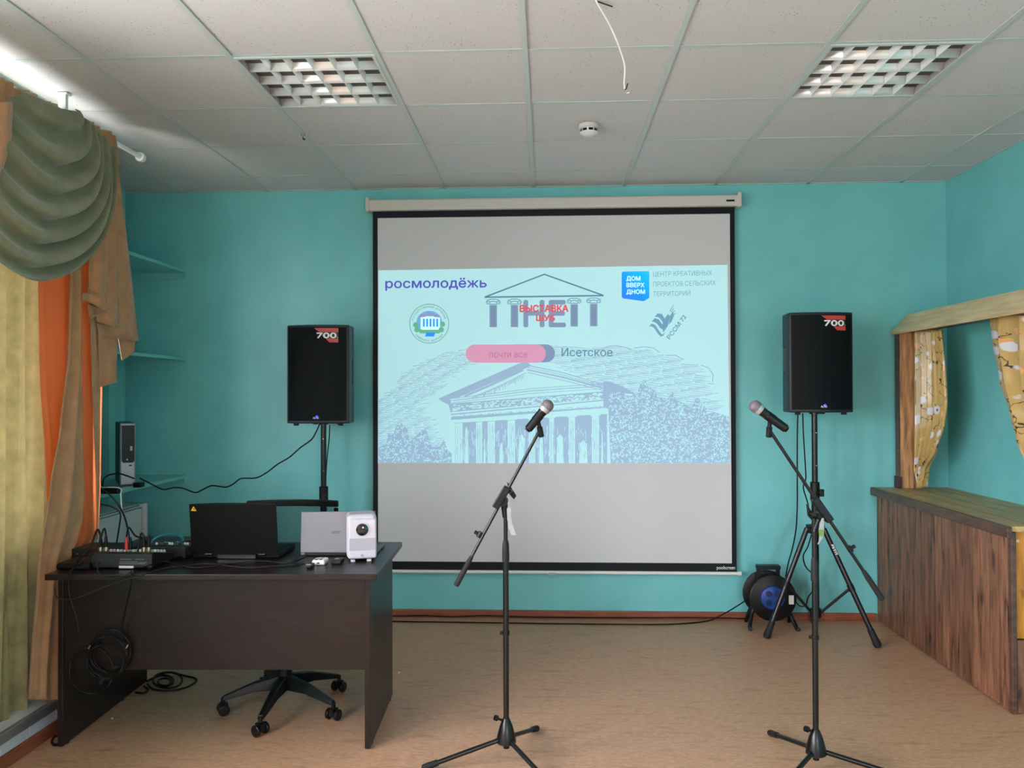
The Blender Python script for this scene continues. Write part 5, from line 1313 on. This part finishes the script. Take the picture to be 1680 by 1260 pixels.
for k in range(7):
    c0 = D(292, 915)+Vector((rr.uniform(-.03, .05), rr.uniform(-.02, .05), .01+.007*k)); ra, rb = rr.uniform(.03, .07), rr.uniform(.02, .05); p_ = rr.uniform(0, 6)
    MB().tube([c0+Vector((ra*math.cos(a/10*math.pi+p_), rb*math.sin(a/10*math.pi), .006*math.sin(a/3))) for a in range(19)], .0038).build('loop', M['cable'], tt)
# coil hanging at the desk front
def ringpts(cx_, cy_, rx, ry_, Y, n=40, a0=0, a1=2*math.pi, w=0): return [ony(cx_+rx*math.cos(a0+(a1-a0)*k/n), cy_+ry_*math.sin(a0+(a1-a0)*k/n), Y-.006*math.sin(k*.9+w)) for k in range(n+1)]
YD = 3.335
t = thing('hanging_cable_coil', ony(180, 1070, YD), 'coil of black cable hanging against the dark desk front', 'cable')
for k, (x, y, rx, ry_) in enumerate(((180, 1068, 34, 36), (182, 1074, 28, 30), (176, 1078, 32, 34), (150, 1100, 36, 38), (172, 1086, 30, 28))):
    MB().tube(ringpts(x, y, rx, ry_, YD-.004*k, w=k), .0048).build('loop', M['cable'], t)
for px_, py_ in ((147, 1061), (208.5, 1060)):
    q = ony(px_, py_, YD-.02); MB().cyl(q+Vector((-.004, 0, -.008)), q+Vector((.004, 0, .008)), .0045, n=10).build('plug_tip', M['chrome'], t)
q = ony(190, 1096, YD-.02); MB().cyl(q+Vector((-.012, 0, 0)), q+Vector((.012, 0, .008)), .008, n=12).build('plug', M['rubber'], t)
q = ony(167, 1118, YD-.02); MB().cyl(q+Vector((-.006, 0, -.01)), q+Vector((.008, 0, .012)), .007, n=12).build('plug', M['rubber'], t)
cable('hanging_cable', [D(216, 938)+Vector((0, -.0, .005)), ony(216, 945, 3.24), ony(213, 970, 3.25), ony(206, 1000, 3.30), ony(201, 1025, 3.325), ony(200, 1050, 3.325)], .004, 'black cable dropping from the mixer down the desk front to the coil')
# coil on the floor behind the desk panel
t = thing('floor_cable_coil', onz(270, 1118, 0), 'loose coil of black cable on the floor under the desk left end', 'cable')
for k, (x, y, rx, ry_) in enumerate(((268, 1117, 17, 9), (270, 1119, 11, 6), (275, 1116, 24, 13))):
    MB().tube([onz(x+rx*math.cos(a*math.pi/15), y+ry_*math.sin(a*math.pi/15), .006+.004*k) for a in range(30)], .005, closed=True).build('loop', M['cable'], t)
MB().tube(smooth_path([onz(240, 1118, .006), onz(262, 1108, .01), onz(280, 1103, .015), onz(300, 1108, .008), onz(320, 1113, .006), onz(321, 1119, .006), onz(305, 1128, .006), onz(280, 1133, .006), onz(252, 1131, .006), onz(242, 1122, .006)]), .005).build('loop', M['cable'], t)
MB().tube(smooth_path([onz(236, 1126, .006), onz(243, 1132, .006), onz(236, 1137, .006), onz(222, 1136, .006)]), .005).build('loop', M['cable'], t)
cable('floor_cable', [onz(100, 1208, .006), onz(90, 1208, .006), onz(85, 1217, .006), onz(90, 1222, .006), onz(100, 1219, .006)], .005, 'small black cable loop on the floor at the left foot of the desk')
# floor cables along the back wall
cable('floor_cable', [onz(560, 1018, .006), onz(650, 1019.5, .006), onz(760, 1021, .006), onz(900, 1023, .006), onz(1060, 1024.5, .006), onz(1120, 1023, .006), onz(1160, 1019, .006), ony(1178, 1012, 5.27), ony(1200, 1000, 5.25), ony(1222, 986, 5.22), ony(1236, 976, 5.19)], .0045, 'black cable along the floor by the baseboard, rising into the cable reel')
cable('floor_cable', [ony(600, 1010, 5.36), ony(650, 1010.5, 5.36), ony(700, 1010, 5.36), ony(740, 1012, 5.355), ony(790, 1010, 5.36), ony(860, 1012, 5.355), ony(950, 1013, 5.355), ony(1050, 1013.5, 5.355), ony(1150, 1013.5, 5.355), ony(1228, 1015, 5.35)], .004, 'black cable lying tight against the back baseboard below the screen')
cable('speaker_cable', path([(1309, 677), (1308, 720), (1308, 780), (1308, 830), (1306, 868), (1300, 900), (1293, 925), (1289, 948)], 5.0, 5.16), .004, 'left of two black cables hanging from the right loudspeaker to the reel')
cable('speaker_cable', path([(1317, 678), (1318, 710), (1321, 760), (1322, 785), (1318, 800), (1325, 825), (1329, 848), (1335, 860), (1326, 895), (1318, 912), (1322, 930), (1334, 944), (1335, 965), (1326, 980), (1322, 993), (1312, 994), (1304, 985)], 5.02, 5.16), .004, 'right of two black cables winding from the right loudspeaker around its stand')
# black bag behind the curtain hem and crumbs on the floor
t = thing('black_bag', (-2.0, 3.62, 0), 'black bag on the floor between the curtain tail and desk side', 'bag')
MB().box((-2.066, 3.50, .0), (-2.014, 3.75, .30)).build('bag_body', M['cable'], t, bevel=.025, seg=3)
MB().tube(smooth_path([Vector((-2.03, 3.52, .28)), Vector((-2.035, 3.54, .36)), Vector((-2.03, 3.66, .37)), Vector((-2.03, 3.7, .28))]), .008).build('bag_handle', M['rubber'], t)
for px_, py_, lab in ((184, 1179, 'tiny white crumb on the floor beside the left desk panel'), (655, 1104, 'tiny white crumb on the floor right of the desk')):
    q = onz(px_, py_, 0); tag(MB().lathe((q.x, q.y, 0), (0, 0, 1), [(0, .005), (.003, .006), (.005, .003)], 7).build('paper_crumb', M['white']), lab, 'crumb')
